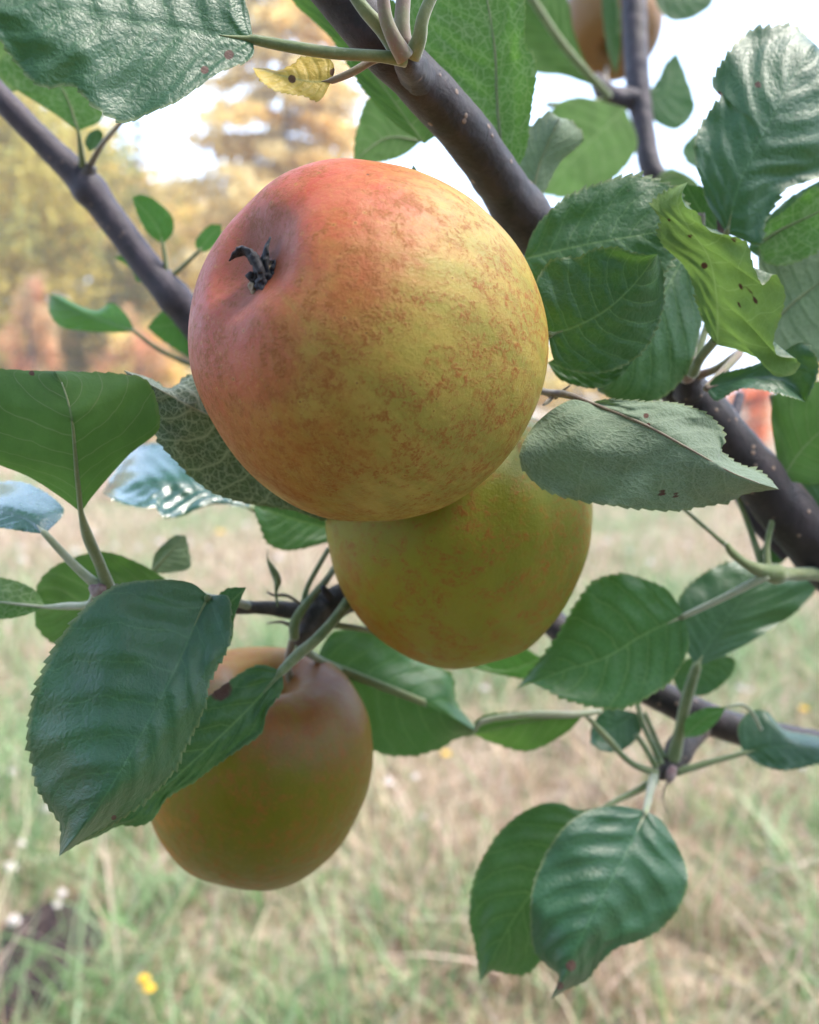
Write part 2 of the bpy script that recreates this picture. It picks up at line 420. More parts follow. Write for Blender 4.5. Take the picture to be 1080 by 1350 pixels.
M['lime'] = leaf_mat('leaf_pale_lime', under=(0.19, 0.30, 0.09), vein_u=(0.34, 0.44, 0.18), trans=(0.18, 0.32, 0.06), tf=0.32, retic=0.5, spots=0.6)
M['yellow'] = leaf_mat('leaf_yellowed', top=(0.42, 0.33, 0.06), under=(0.42, 0.33, 0.06), vein_t=(0.45, 0.38, 0.12), vein_u=(0.45, 0.38, 0.12), trans=(0.6, 0.42, 0.08), tf=0.35, spots=0.9, retic=0.4, blemc=(0.13, 0.06, 0.02))
M['bark'] = bark_mat('bark_dark')
M['bark2'] = bark_mat('bark_purple_grey', (0.026, 0.020, 0.032), (0.060, 0.045, 0.062), lent=0.3)
M['twig'] = bark_mat('twig_bark', (0.028, 0.023, 0.023), (0.09, 0.07, 0.062), lent=0.5)
M['petiole'] = stem_mat('petiole_green', (0.11, 0.16, 0.05), (0.19, 0.22, 0.09))
M['petiole_pink'] = stem_mat('petiole_pinkish', (0.22, 0.13, 0.11), (0.20, 0.19, 0.10))
M['petiole_pale'] = stem_mat('petiole_pale', (0.27, 0.31, 0.17), (0.36, 0.37, 0.26))
M['petiole_brown'] = stem_mat('petiole_brown', (0.16, 0.11, 0.08), (0.24, 0.20, 0.12))
M['bud'] = stem_mat('bud', (0.16, 0.05, 0.06), (0.30, 0.22, 0.2))
M['calyx'] = bark_mat('calyx_dried', (0.006, 0.006, 0.010), (0.032, 0.030, 0.040), lent=0.0, rough=0.7)
M['calyx_tan'] = bark_mat('calyx_tan', (0.22, 0.15, 0.09), (0.36, 0.27, 0.18), lent=0.0, rough=0.8)

# ---------------------------------------------------------------- leaves
def leaf(parent, mid, a, b, d, mat, face='top', sa=0.0, sb=0.0, bulge=0.0, teeth=26, amp=3.2, wave=0.0012, pucker=0.0005,
         pet=None, pr=0.0011, pmat='petiole', blem=(), label=None, seed=None, rib=None, res=1.0):
    """one leaf: midrib and its two outlines traced base to tip (photo px), real distances d (m) along it,
    sa / sb = how far each edge stands behind (+) or before (-) the midrib; pet = petiole points (x, y, d)"""
    seed = seed if seed is not None else (mid[0][0] * 0.37 + mid[0][1] * 0.11)
    d = list(d)
    Lp = sum(math.dist(mid[i], mid[i + 1]) for i in range(len(mid) - 1))
    nu = int(max(40, min(190, Lp * 0.62)) * res); nv = int(max(8, min(20, Lp * 0.06)))
    m = spline(mid, nu); sA = spline([mid[0]] + list(a) + [mid[-1]], nu); sB = spline([mid[0]] + list(b) + [mid[-1]], nu)
    ksz = min(1.0, Lp / 260.0); pucker *= ksz ** 1.6; wave *= ksz ** 0.8; wmx = np.maximum(np.linalg.norm(sA - m, axis=1), np.linalg.norm(sB - m, axis=1)); wrel = np.clip(wmx / max(1.0, wmx.max()) * 1.3, 0, 1)
    u = np.linspace(0, 1, nu)
    dep = np.interp(u, np.linspace(0, 1, len(d)), d) + bulge * 4 * u * (1 - u)
    if len(d) > 2:
        k = np.ones(9) / 9; pad = np.pad(dep, 4, mode='edge'); dep = np.convolve(pad, k, 'valid')
    vv = np.linspace(0, 1, nv + 1) ** 0.9
    vv = np.r_[vv[:-1], 0.965, 1.0] if vv[-2] < 0.95 else vv
    vs = np.r_[-vv[:0:-1], 0, vv[1:]]
    sgn = -1.0 if face == 'top' else 1.0
    XY = np.zeros((nu, len(vs), 2)); D = np.zeros((nu, len(vs))); T = np.gradient(m, axis=0)
    T /= np.linalg.norm(T, axis=1)[:, None] + 1e-9
    uw = u + 0.010 * np.array([mnoise.noise(Vector((x * 7, seed * 2.1, 5.0))) for x in u])
    frac = (uw * teeth) % 1.0
    rnd = np.array([0.6 + 0.8 * abs(mnoise.noise(Vector((math.floor(x * teeth) * 1.7, seed, 0)))) * 1.6 for x in u])
    dm = float(np.mean(dep)); pxm = dm / FPX
    wid = np.zeros(len(vs))
    for j, v in enumerate(vs):
        S = sA if v < 0 else sB
        av = abs(v)
        # mild curve of the cross lines toward the tip
        XY[:, j] = m * (1 - av) + S * av
        if av > 0.96:
            od = S - m; ln = np.linalg.norm(od, axis=1)[:, None] + 1e-6; od = od / ln
            te = (frac ** 0.8) * rnd * amp * 1.7 * np.clip(ln[:, 0] / 12, 0, 1) * np.clip((1 - u) * 12, 0, 1) * np.clip(u * 14, 0, 1) * (1 if av > 0.99 else 0.35)
            XY[:, j] += od * te[:, None] * 0.8 + T * te[:, None] * 0.55
        off = sa if v < 0 else sb
        ph = (u - 0.24 * av ** 1.25) * 8.0 + (0.42 if v > 0 else 0)
        pk = pucker * (0.5 - 0.5 * np.cos(2 * math.pi * (ph - 0.5))) * math.sin(math.pi * min(1, av * 0.85 + 0.12)) * sgn * wrel
        nzv = np.array([mnoise.noise(Vector((x * 2.6 + seed, v * 1.5, seed * 0.3))) + 0.5 * mnoise.noise(Vector((x * 6 + seed, v * 3.2, 7.1))) for x in u])
        ed = np.array([mnoise.noise(Vector((x * 9 + seed, 3.3 if v < 0 else 8.8, 1.0))) for x in u]) * av ** 3 * wave * 1.2
        D[:, j] = dep + off * av ** 1.25 * np.sin(np.clip(u * 1.15, 0, 1) * math.pi * 0.5) + pk + (nzv * wave * (0.35 + av) + ed) * wrel
    V = PN(XY, D)
    Lm = np.r_[0, np.cumsum(np.linalg.norm(np.diff(V[:, nv if False else len(vs) // 2], axis=0), axis=1))] * 100
    cidx = len(vs) // 2
    W = np.zeros((nu, len(vs)))
    for j in range(cidx + 1, len(vs)): W[:, j] = W[:, j - 1] + np.linalg.norm(V[:, j] - V[:, j - 1], axis=1) * 100
    for j in range(cidx - 1, -1, -1): W[:, j] = W[:, j + 1] - np.linalg.norm(V[:, j] - V[:, j + 1], axis=1) * 100
    n2 = len(vs)
    i, j = np.meshgrid(np.arange(nu - 1), np.arange(n2 - 1), indexing='ij')
    F = np.stack([i * n2 + j, i * n2 + j + 1, (i + 1) * n2 + j + 1, (i + 1) * n2 + j], -1).reshape(-1, 4)
    Vf = V.reshape(-1, 3)
    nn = np.cross(Vf[F[:, 1]] - Vf[F[:, 0]], Vf[F[:, 3]] - Vf[F[:, 0]]); view = _C - Vf[F[:, 0]]
    facing = (nn * view).sum() > 0
    if facing != (face == 'top'): F = F[:, ::-1]
    uv = np.stack([np.repeat(u[:, None], n2, 1), np.repeat((vs * 0.5 + 0.5)[None], nu, 0)], -1).reshape(-1, 2)
    met = np.stack([np.repeat(Lm[:, None], n2, 1) + seed, W], -1).reshape(-1, 2)
    bl = np.zeros((nu, n2))
    for (bx, by, br) in blem:
        bl = np.maximum(bl, np.clip(1.35 - np.hypot(XY[..., 0] - bx, XY[..., 1] - by) / br, 0, 1))
    o = mesh_np('leaf', Vf, F, M[mat], parent, origin=V[0, cidx], uvs={'UVMap': uv, 'Metric': met}, attrs={'blem': bl.ravel()})
    if label: o['label'] = label
    if rib is None: rib = (face == 'under')
    if pet or rib:
        pp = [P(*q) for q in (pet or [])]                       # from twig to blade
        rr = [pr * 1.35] + [pr] * (len(pp) - 1) if pp else []
        if pp and not rib and face == 'top':
            k = [1, 3, int(nu * 0.05) + 1, int(nu * 0.10) + 2]
            pp = pp[:-1] + [Vector(V[q, cidx].tolist()) for q in k]; rr = rr[:-1] + [pr * 0.8, pr * 0.55, pr * 0.35, pr * 0.08]
        if rib:
            k = [int(x) for x in np.linspace(0, nu * 0.9, 7)]
            base = [Vector((V[q, cidx] - (V[q, cidx] - _C) / np.linalg.norm(V[q, cidx] - _C) * -0.00005).tolist()) for q in k]
            pp = pp + base[(1 if pp else 0):] if not pp else pp[:-1] + base
            rr = (rr[:-1] if rr else []) + list(np.linspace(pr * 0.5, pr * 0.10, len(base)))
        if len(pp) >= 2:
            if len(rr) != len(pp): rr = list(np.linspace(pr * 1.3, pr * 0.3, len(pp)))
            tv, tf_ = tube(pp, rr, seg=10)
            mesh_np('petiole', tv, tf_, M[pmat], o)
    return o

def wood(parent, name, pts, rad, mat, rough=0.05, seg=28, knots=()):
    v, f = tube([P(*p) for p in pts], rad, seg=seg, rough=rough, knots=knots, seed=rad[0] * 999)
    return mesh_np(name, v, f, M[mat], parent)

exec_order = None
# ================================================================ THE APPLES
PROFILE = [(0.0, 0.745), (0.05, 0.746), (0.10, 0.752), (0.18, 0.782), (0.28, 0.826), (0.42, 0.852), (0.58, 0.818), (0.74, 0.715), (0.89, 0.49), (0.975, 0.22),
           (1.0, -0.05), (0.965, -0.33), (0.86, -0.60), (0.68, -0.81), (0.48, -0.89), (0.32, -0.87), (0.19, -0.74), (0.09, -0.56), (0.0, -0.50)]

PROFILE1 = [(0.0, 0.846), (0.06, 0.847), (0.12, 0.853), (0.18, 0.868), (0.25, 0.890), (0.34, 0.908), (0.46, 0.880), (0.62, 0.785), (0.78, 0.625), (0.90, 0.425), (0.975, 0.20),
            (1.0, -0.03), (0.975, -0.28), (0.88, -0.55), (0.70, -0.78), (0.48, -0.88), (0.32, -0.86), (0.19, -0.74), (0.09, -0.56), (0.0, -0.50)]

def apple(name, px, py, d, r, axis, mat, label, group, taper=0.0, lump=0.02, seed=1.0, ribs=0.02, stretch=1.0, stem=None, nseg=160, prof=None):
    c = P(px, py, d)
    ax = (RT * axis[0] + UP * axis[1] - FW * axis[2]).normalized()
    e1 = ax.cross(UP if abs(ax.dot(UP)) < 0.9 else RT).normalized(); e2 = ax.cross(e1)
    pr = spline(prof or PROFILE, 120)
    n = nseg; V = []; B = []; MR = []
    for (rho, z) in pr:
        rho = max(rho, 0.0)
        for k in range(n):
            t = 2 * math.pi * k / n
            rr = rho * (1 - taper * z); zz = z * stretch
            dirv = Vector((math.cos(t) * rr, math.sin(t) * rr, zz))
            f = 1 + lump * mnoise.noise(dirv * 1.1 + Vector((seed, 0, 0))) * 1.6 + lump * 0.35 * mnoise.noise(dirv * 3.2 + Vector((0, seed, 0)))
            cal = max(0, z - 0.55) / 0.35
            rib = ribs * cal * (math.cos(5 * t + seed) + 0.5 * math.cos(2 * t + seed * 2)) * min(1, rho * 4)
            q = dirv * f
            V.append(c + (e1 * q.x + e2 * q.y + ax * (q.z + rib)) * r)
            MR.append((math.cos(t) * min(1, rho * 3), math.sin(t) * min(1, rho * 3), z * 0.22))
            B.append(1.0 if (z > 0.6 and rho < 0.22) else max(0, 1 - (rho - 0.22) / 0.22) if z > 0.6 else 0.0)
    V = np.array([list(v) for v in V]); m = len(pr)
    i, j = np.meshgrid(np.arange(m - 1), np.arange(n), indexing='ij')
    F = np.stack([i * n + j, (i + 1) * n + j, (i + 1) * n + (j + 1) % n, i * n + (j + 1) % n], -1).reshape(-1, 4)
    root = empty(name, c, label, 'apple', group)
    sk = mesh_np('skin', V, F, mat, root, origin=c, attrs={'basin': np.array(B), 'mer': np.array(MR)})
    if stem:
        tv, tf_ = tube([P(*q) for q in stem], [0.0016, 0.0012, 0.0013, 0.0018], seg=12, rough=0.08)
        mesh_np('stem', tv, tf_, M['petiole_brown'], root)
    return root, c, ax, e1, e2

def sepal(pts, wid, n=18, thick=0.35):
    v, f = tube([Vector(p) for p in pts], [x * 1.7 for x in wid], n=n, seg=10, rough=0.28, flat=thick)
    return v, f

m1 = apple_mat('apple_skin_large', ground=(0.42, 0.295, 0.062), green=(0.26, 0.23, 0.034), blush=(0.46, 0.060, 0.034), bdir=(-0.68, -0.26, 0.66), bl=(0.08, 0.80), orange=(0.36, 0.105, 0.012), odir=(-0.9, -0.25, 0.1), ol=(-0.2, 0.8), gdir=(0.65, -0.35, -0.6), russet=1.0, rb=0.415, rough=0.42, spec=0.30)
m2 = apple_mat('apple_skin_green', ground=(0.23, 0.21, 0.016), green=(0.12, 0.145, 0.008), bdir=(-0.7, -0.2, -0.8), bl=(0.9, 1.6), odir=(-0.85, -0.3, -0.55), ol=(0.55, 1.25), orange=(0.33, 0.12, 0.010), gdir=(0.9, -0.1, 0.3), russet=0.95, rb=0.445, rough=0.40, spec=0.26, streak=0.15)
m3 = apple_mat('apple_skin_olive', ground=(0.24, 0.150, 0.003), green=(0.125, 0.120, 0.002), bdir=(0.25, -0.1, 1.0), bl=(0.4, 1.0), blush=(0.22, 0.058, 0.018), odir=(-1, -0.2, -0.1), ol=(0.5, 1.1), orange=(0.52, 0.16, 0.004), gdir=(0.2, -0.8, -0.4), russet=0.8, rb=0.44, rough=0.36, spec=0.30, streak=0.08)
m4 = apple_mat('apple_skin_orange', ground=(0.22, 0.135, 0.045), green=(0.19, 0.12, 0.04), orange=(0.24, 0.125, 0.04), bl=(1.5, 2.0), ol=(-1.5, 0), russet=0.3)
AG = 'ripening apples on the tree'
AX1 = (-0.58, 0.29, 0.76)
a1, c1, ax1, e1, e2 = apple('apple', 483, 455, 0.200, 0.0424, AX1, m1, 'large red-blushed apple with the dark dried calyx facing the camera', AG, taper=0.02, lump=0.022, seed=2.3, ribs=0.007, prof=PROFILE1,
      stem=[(600, 505, 0.232), (618, 515, 0.236), (640, 520, 0.240), (668, 500, 0.245)])
a2, *_ = apple('apple', 603, 710, 0.262, 0.0412, (0.10, -0.92, -0.30), m2, 'yellow-green apple tucked behind and below the large blushed one', AG, taper=0.13, lump=0.034, seed=5.1, stretch=1.0,
      stem=[(585, 640, 0.27), (560, 660, 0.30), (510, 730, 0.295), (465, 782, 0.276)])
a3, c3, ax3, *_ = apple('apple', 342, 1010, 0.283, 0.0380, (-0.12, -0.95, -0.27), m3, 'dull olive-brown apple hanging lowest beneath two dark leaves', AG, taper=0.05, lump=0.022, seed=8.4, stretch=1.04,
      stem=[(388, 915, 0.283), (380, 880, 0.278), (383, 855, 0.272), (392, 832, 0.268)])
a4, *_ = apple('apple', 806, 30, 0.62, 0.038, (0.1, 0.75, -0.4), m4, 'blurred orange apple high up behind the vertical twig', AG, seed=3.3, nseg=64,
      stem=[(800, 90, 0.61), (800, 105, 0.58), (805, 118, 0.54), (820, 128, 0.5)])

# calyx of the large apple: five dried sepals, curled, and a tan tuft
def cal(u, v, h): return list(c1 + ax1 * (0.0424 * 0.846 + (h * 0.9 + 0.5) * 0.001) + RT * (u * 0.00105 + 0.0019) + UP * (v * 0.00095 - 0.0011))
def blade(pts, wid, n=40, thick=0.36, sd=0.0):
    wid = [x * 1.2 for x in wid]
    """dried sepal: crumpled flat strip"""
    v, f = tube([Vector(p) for p in pts], wid, n=n, seg=16, rough=0.0, flat=thick)
    for k in range(len(v)):
        q = Vector(v[k] * 700 + sd)
        v[k] += np.array(mnoise.noise_vector(q)[:]) * 0.0006 + np.array(mnoise.noise_vector(q * 2.7)[:]) * 0.00022
    return v, f
bl_ = [blade([cal(-0.6, -5.2, 0.0), cal(0.0, -2.2, 1.6), cal(-0.6, 1.2, 3.0), cal(-2.4, 3.2, 3.2), cal(-4.4, 3.0, 2.8), cal(-6.2, 1.9, 2.2)], [0.0016, 0.0026, 0.0026, 0.0019, 0.0011, 0.0002], n=60, sd=1),
       blade([cal(0.8, -2.6, 0.4), cal(0.8, 0.6, 2.4), cal(1.6, 3.2, 3.4), cal(3.0, 6.0, 3.8)], [0.0022, 0.0020, 0.0013, 0.0002], sd=2),
       blade([cal(2.0, -4.4, 0.0), cal(4.4, -3.2, 1.4), cal(5.6, -1.0, 2.2), cal(4.6, 1.2, 3.0), cal(2.8, 0.2, 3.2)], [0.0018, 0.0017, 0.0013, 0.0010, 0.0004], n=50, sd=3),
       blade([cal(0.6, -1.6, 0.4), cal(-0.2, -3.6, 1.8), cal(0.4, -5.6, 1.6), cal(1.8, -6.2, 0.8)], [0.0022, 0.0024, 0.0019, 0.0005], sd=4),
       blade([cal(1.0, -1.0, 0.2), cal(2.6, -2.6, 1.8), cal(3.4, -4.4, 1.4), cal(3.0, -5.6, 0.6)], [0.0019, 0.0020, 0.0014, 0.0004], sd=5)]
for k in range(7):
    a_ = k * 0.9 + 0.4; ca, sa_ = math.cos(a_), math.sin(a_)
    bl_.append(blade([cal(1.2 + 0.4 * ca, -2.4 + 0.4 * sa_, 0.2), cal(1.5 + 2.3 * ca, -2.0 + 2.3 * sa_, 1.5 + 0.3 * (k % 3)), cal(1.7 + 3.6 * ca, -2.0 + 3.5 * sa_, 1.9 + 0.4 * (k % 2)), cal(1.7 + 2.6 * ca, -2.0 + 3.9 * sa_, 2.8)], [0.0014, 0.0019, 0.0014, 0.0003], n=30, sd=20 + k))
v, f = merge(bl_); mesh_np('calyx', v, f, M['calyx'], a1)
tf3 = [blade([cal(3.6, -1.2, 0), cal(4.4, 1.8, 1.2), cal(4.8, 5.2, 1.6), cal(4.6, 7.4, 1.2)], [0.0013, 0.0015, 0.0010, 0.0003], sd=6),
       blade([cal(-2.4, -5.6, -0.4), cal(-3.0, -3.6, 0.6), cal(-2.4, -1.8, 1.0)], [0.0012, 0.0012, 0.0004], sd=7),
       blade([cal(2.4, 1.2, 2.6), cal(1.6, -1.6, 3.0), cal(2.6, -3.4, 2.6), cal(4.8, -3.2, 2.2)], [0.0004, 0.0006, 0.0006, 0.0003], n=36, thick=0.6, sd=8),
       blade([cal(2.6, -5.4, 0.2), cal(4.4, -5.0, 0.4), cal(5.6, -3.6, 0.4)], [0.0008, 0.0010, 0.0004], sd=9)]
v, f = merge(tf3); mesh_np('calyx_tuft', v, f, M['calyx_tan'], a1)
# small calyx under the lowest apple
cc = c3 + ax3 * 0.0385 * 0.74
v, f = merge([sepal([cc, cc + ax3 * 0.003 + RT * (0.003 * math.cos(k * 1.256)) + FW * (0.003 * math.sin(k * 1.256)), cc + ax3 * 0.004 + RT * (0.006 * math.cos(k * 1.256)) + FW * (0.006 * math.sin(k * 1.256))], [0.0012, 0.001, 0.0002]) for k in range(5)])
mesh_np('calyx', v, f, M['calyx'], a3)

# ================================================================ MAIN BRANCH (diagonal, top centre to lower right)
B = empty('apple_branch', P(900, 520, 0.262), 'thick dark main branch running diagonally behind the large apple', 'branch')
wood(B, 'wood', [(250, -330, 0.20), (330, -180, 0.192), (400, -70, 0.192), (455, 0, 0.197), (505, 60, 0.202), (560, 115, 0.213), (625, 190, 0.229), (690, 285, 0.250), (760, 372, 0.264), (830, 440, 0.268), (900, 512, 0.268), (960, 580, 0.272), (1010, 640, 0.276), (1060, 700, 0.28), (1150, 790, 0.29), (1450, 1040, 0.33), (2000, 1350, 0.42)],
     [0.0052, 0.0055, 0.0058, 0.0060, 0.0062, 0.0064, 0.0068, 0.0072, 0.0073, 0.0073, 0.0072, 0.0076, 0.0086, 0.0096, 0.0102, 0.012, 0.015], 'bark', rough=0.055, seg=48,
     knots=((0.19, 0.14, 0.008), (0.30, 0.08, 0.006), (0.415, 0.14, 0.008), (0.56, 0.08, 0.01)))
# spur at the top with cut and living petioles
wood(B, 'spur', [(552, 104, 0.209), (543, 90, 0.200), (534, 76, 0.191), (526, 64, 0.188)], [0.0046, 0.0038, 0.0028, 0.0012], 'bark', rough=0.2)
for pts, r_, mt in (([(534, 76, 0.187), (519, 50, 0.184), (508, 20, 0.182), (503, -25, 0.18)], [0.0022, 0.0018, 0.0015, 0.0013], 'petiole_pink'),
                    ([(528, 72, 0.189), (505, 40, 0.186), (480, 12, 0.184), (458, -20, 0.183)], [0.0022, 0.0017, 0.0015, 0.0013], 'petiole'),
                    ([(543, 74, 0.189), (553, 50, 0.186), (558, 22, 0.184), (574, -15, 0.183)], [0.0021, 0.0017, 0.0014, 0.0013], 'petiole'),
                    ([(534, 62, 0.192), (530, 30, 0.191), (533, -15, 0.19)], [0.0019, 0.0018, 0.0017], 'petiole_pink')):
    wood(B, 'petiole', pts, r_, mt, rough=0.05, seg=14)
leaf(B, [(334, 52), (280, 45), (210, 33), (140, 23), (70, 2), (20, -15), (-60, -40)], [(326, 12), (300, -50), (200, -110), (80, -115), (-20, -90)],
     [(331, 76), (285, 97), (238, 131), (200, 147), (165, 160), (125, 140), (97, 112), (52, 112), (8, 62)], (0.186, 0.176, 0.165, 0.158), 'blue', 'top', sa=0.014, sb=-0.001, wave=0.0016,
     pet=[(535, 78, 0.189), (500, 74, 0.187), (440, 70, 0.186), (380, 61, 0.186), (334, 52, 0.186)], pr=0.0013, label='large dark bluish leaf cut off by the top left corner', blem=((302, 72, 7), (270, 92, 6)))
leaf(B, [(437, 107), (400, 106), (333, 89)], [(441, 92), (433, 78), (398, 76), (388, 84), (368, 93), (350, 90)], [(422, 131), (400, 125), (370, 121), (346, 107)],
     (0.19, 0.185), 'yellow', 'top', sa=0.003, sb=-0.002, teeth=16, amp=2.4, pet=[(520, 76, 0.190), (495, 78, 0.191), (465, 95, 0.190), (437, 107, 0.19)], pr=0.0009, pmat='petiole_brown', label='small half-eaten yellow leaf under the long petiole', blem=((441, 95, 7), (385, 104, 6)))
leaf(B, [(672, 236), (657, 160), (652, 60), (628, -60), (590, -130)], [(625, 185), (575, 110), (540, 30), (530, -60)], [(692, 200), (699, 150), (706, 100), (704, 76), (692, 58), (691, 0), (675, -75)],
     (0.246, 0.238, 0.236), 'under', 'under', sa=0.004, sb=-0.003, wave=0.001, teeth=34, amp=2.6, label='back-lit green leaf with net veins right of the main branch')
leaf(B, [(560, 190), (510, 120), (450, 40), (400, -60)], [(522, 163), (487, 127), (466, 96), (442, 56), (412, 26), (386, 0), (375, -40)], [(600, 150), (560, 50), (480, -30)],
     (0.262, 0.255), 'plain', 'under', sa=0.003, sb=0.002, teeth=36, amp=2.5, rib=False, label='plain green leaf left of and behind the main branch')
leaf(B, [(556, 186), (510, 182), (466, 212)], [(530, 152), (490, 128), (472, 168)], [(532, 204), (500, 213)], (0.31, 0.30), 'plain', 'under', teeth=14, amp=1.5, label='pale green leaf edge just above the large apple')
leaf(B, [(556, 240), (549, 228), (545, 217)], [(543, 238), (542, 226)], [(558, 236), (551, 226)], (0.225, 0.225), 'dark', 'top', teeth=4, amp=0.5, res=0.6, label='dark leaf tip peeping over the top of the large apple')
leaf(B, [(700, 262), (713, 212), (738, 155)], [(682, 228), (694, 178), (722, 150)], [(716, 255), (737, 216), (768, 184), (752, 160)], (0.262, 0.255), 'grey', 'under', teeth=10, amp=1.8, sb=0.006, sa=0.004, label='silky pale curled leaf beside the main branch')
# dark leaves right of the large apple
leaf(B, [(690, 342), (760, 325), (830, 312), (903, 300)], [(704, 306), (735, 270), (765, 253), (800, 240), (835, 233), (875, 243), (900, 265)], [(702, 372), (760, 395), (830, 385), (880, 350)],
     (0.228, 0.224), 'dark', 'top', sa=0.002, sb=0.002, bulge=-0.002, teeth=24, amp=6.0, wave=0.0016, label='dark toothed leaf whose upper edge stands against the sky')
leaf(B, [(722, 442), (760, 430), (800, 408), (835, 376), (867, 335)], [(708, 402), (707, 374), (724, 347), (745, 341), (762, 341), (782, 331), (812, 328), (845, 337)], [(733, 478), (765, 490), (805, 488), (842, 468), (862, 438), (874, 400), (873, 360)],
     (0.214, 0.210, 0.206), 'dark', 'top', sa=-0.002, sb=0.010, teeth=28, amp=2.6, wave=0.0014, pet=[(650, 470, 0.236), (690, 452, 0.224), (722, 442, 0.214)], label='glossy dark leaf touching the right side of the large apple')
leaf(B, [(722, 478), (780, 492), (842, 468)], [(760, 460), (810, 450)], [(740, 500), (780, 511), (812, 500)], (0.228, 0.226), 'mid', 'top', teeth=14, amp=1.6, label='dull green leaf edge showing below the glossy dark leaf')
leaf(B, [(925, 285), (885, 370), (835, 450), (788, 516)], [(870, 305), (815, 375), (775, 450)], [(934, 350), (925, 425), (907, 488), (872, 524), (828, 532)], (0.246, 0.240, 0.236), 'dark', 'top', sa=0.003, sb=0.006, teeth=26, amp=1.4,
     pet=[(905, 492, 0.254), (915, 440, 0.25), (922, 395, 0.248), (925, 285, 0.247)], pr=0.0015, pmat='petiole_pink', label='large dark leaf filling the gap right of the glossy leaf')
leaf(B, [(946, 305), (925, 280), (904, 243)], [(905, 292), (893, 262)], [(942, 276), (926, 250)], (0.252, 0.25), 'dark', 'top', teeth=10, amp=2.0, label='small dark leaf behind the top of the eaten lime leaf')
leaf(B, [(946, 455), (946, 400), (935, 340), (905, 295), (893, 265), (907, 240)], [(934, 438), (922, 405), (914, 372), (903, 350), (880, 328), (870, 310), (873, 290), (861, 271), (876, 256), (893, 246)],
     [(975, 463), (1003, 476), (1022, 496), (1046, 492), (1050, 474), (1024, 468), (1019, 446), (1030, 410), (1034, 385), (1020, 362), (1005, 376), (993, 352), (984, 322), (960, 311), (942, 308), (927, 298), (918, 280), (903, 272), (899, 256)],
     (0.226, 0.220, 0.214, 0.212), 'lime', 'under', sa=0.003, sb=-0.004, teeth=34, amp=4.0, wave=0.0012, pet=[(913, 492, 0.25), (922, 475, 0.243), (935, 458, 0.234), (946, 445, 0.226)], pr=0.0014, pmat='petiole', rib=False,
     blem=((929, 350, 5), (980, 378, 5), (994, 386, 4), (977, 402, 4), (995, 396, 4), (882, 290, 2.5), (910, 311, 3), (968, 316, 4)), label='pale lime leaf with ragged eaten edges')
leaf(B, [(930, 512), (985, 500), (1035, 502), (1062, 530)], [(948, 495), (990, 483), (1025, 468), (1058, 452), (1078, 485)], [(945, 527), (975, 512), (1010, 514), (1045, 523)], (0.236, 0.230, 0.232), 'blue', 'top', sa=-0.003, sb=-0.006, teeth=24, amp=2.6, wave=0.002,
     pet=[(918, 496, 0.256), (945, 486, 0.25), (975, 466, 0.245), (984, 474, 0.24)], pr=0.0012, pmat='petiole_pink', label='curled blue-green leaf below the eaten lime leaf')
leaf(B, [(958, 308), (976, 240), (1000, 190), (1026, 138), (1050, 95), (1076, 58)], [(936, 272), (927, 245), (919, 215), (919, 180), (936, 150), (952, 128), (940, 115), (955, 80), (985, 46), (1012, 38), (1042, 35)], [(1000, 322), (1010, 290), (1032, 252), (1062, 240), (1090, 228), (1120, 190), (1118, 120)],
     (0.244, 0.241, 0.239, 0.240), 'blue', 'top', sa=0.006, sb=0.003, bulge=-0.003, teeth=30, amp=3.6, wave=0.0022, pet=[(912, 488, 0.258), (935, 420, 0.262), (952, 350, 0.26), (958, 308, 0.25)], label='large blue-green leaf against the white sky at upper right', blem=((1000, 112, 5), (948, 124, 5)))
leaf(B, [(1020, 425), (1052, 394), (1125, 340)], [(1004, 380), (1000, 335), (1012, 305), (1060, 290)], [(1018, 466), (1060, 482), (1110, 450)], (0.268, 0.26), 'grey', 'under', teeth=20, amp=2.4, sa=0.004, label='grey-green leaf at the right edge beside the lime leaf')
leaf(B, [(1000, 322), (1035, 300), (1105, 268)], [(1008, 300), (1038, 276), (1075, 248)], [(1010, 346), (1050, 345), (1100, 310)], (0.258, 0.25), 'under', 'under', teeth=16, amp=2.4, label='green leaf at the right edge under the large blue-green leaf')
leaf(B, [(985, 330), (1020, 300), (1085, 235)], [(1000, 300), (1040, 262)], [(1010, 335), (1070, 280)], (0.275, 0.27), 'blue', 'top', teeth=10, amp=1.0, label='narrow blue-lit leaf edge beneath the white sky gap')
leaf(B, [(1030, 634), (1060, 590), (1115, 540)], [(1022, 590), (1017, 545), (1030, 514), (1085, 505)], [(1080, 637), (1120, 620)], (0.27, 0.265), 'plain', 'under', teeth=14, amp=1.2,
     pet=[(1012, 752, 0.27), (1012, 715, 0.272), (1024, 665, 0.273), (1034, 605, 0.272), (1018, 520, 0.27)], pr=0.0010, rib=False, label='plain green leaf at the right edge above the twig fork')
leaf(B, [(1034, 634), (1065, 638), (1115, 648)], [(1060, 626), (1100, 630)], [(1050, 642), (1075, 672), (1110, 680)], (0.275, 0.27), 'blue', 'top', teeth=10, amp=0.8, label='small shiny leaf at the right edge level with the grey leaf tip')
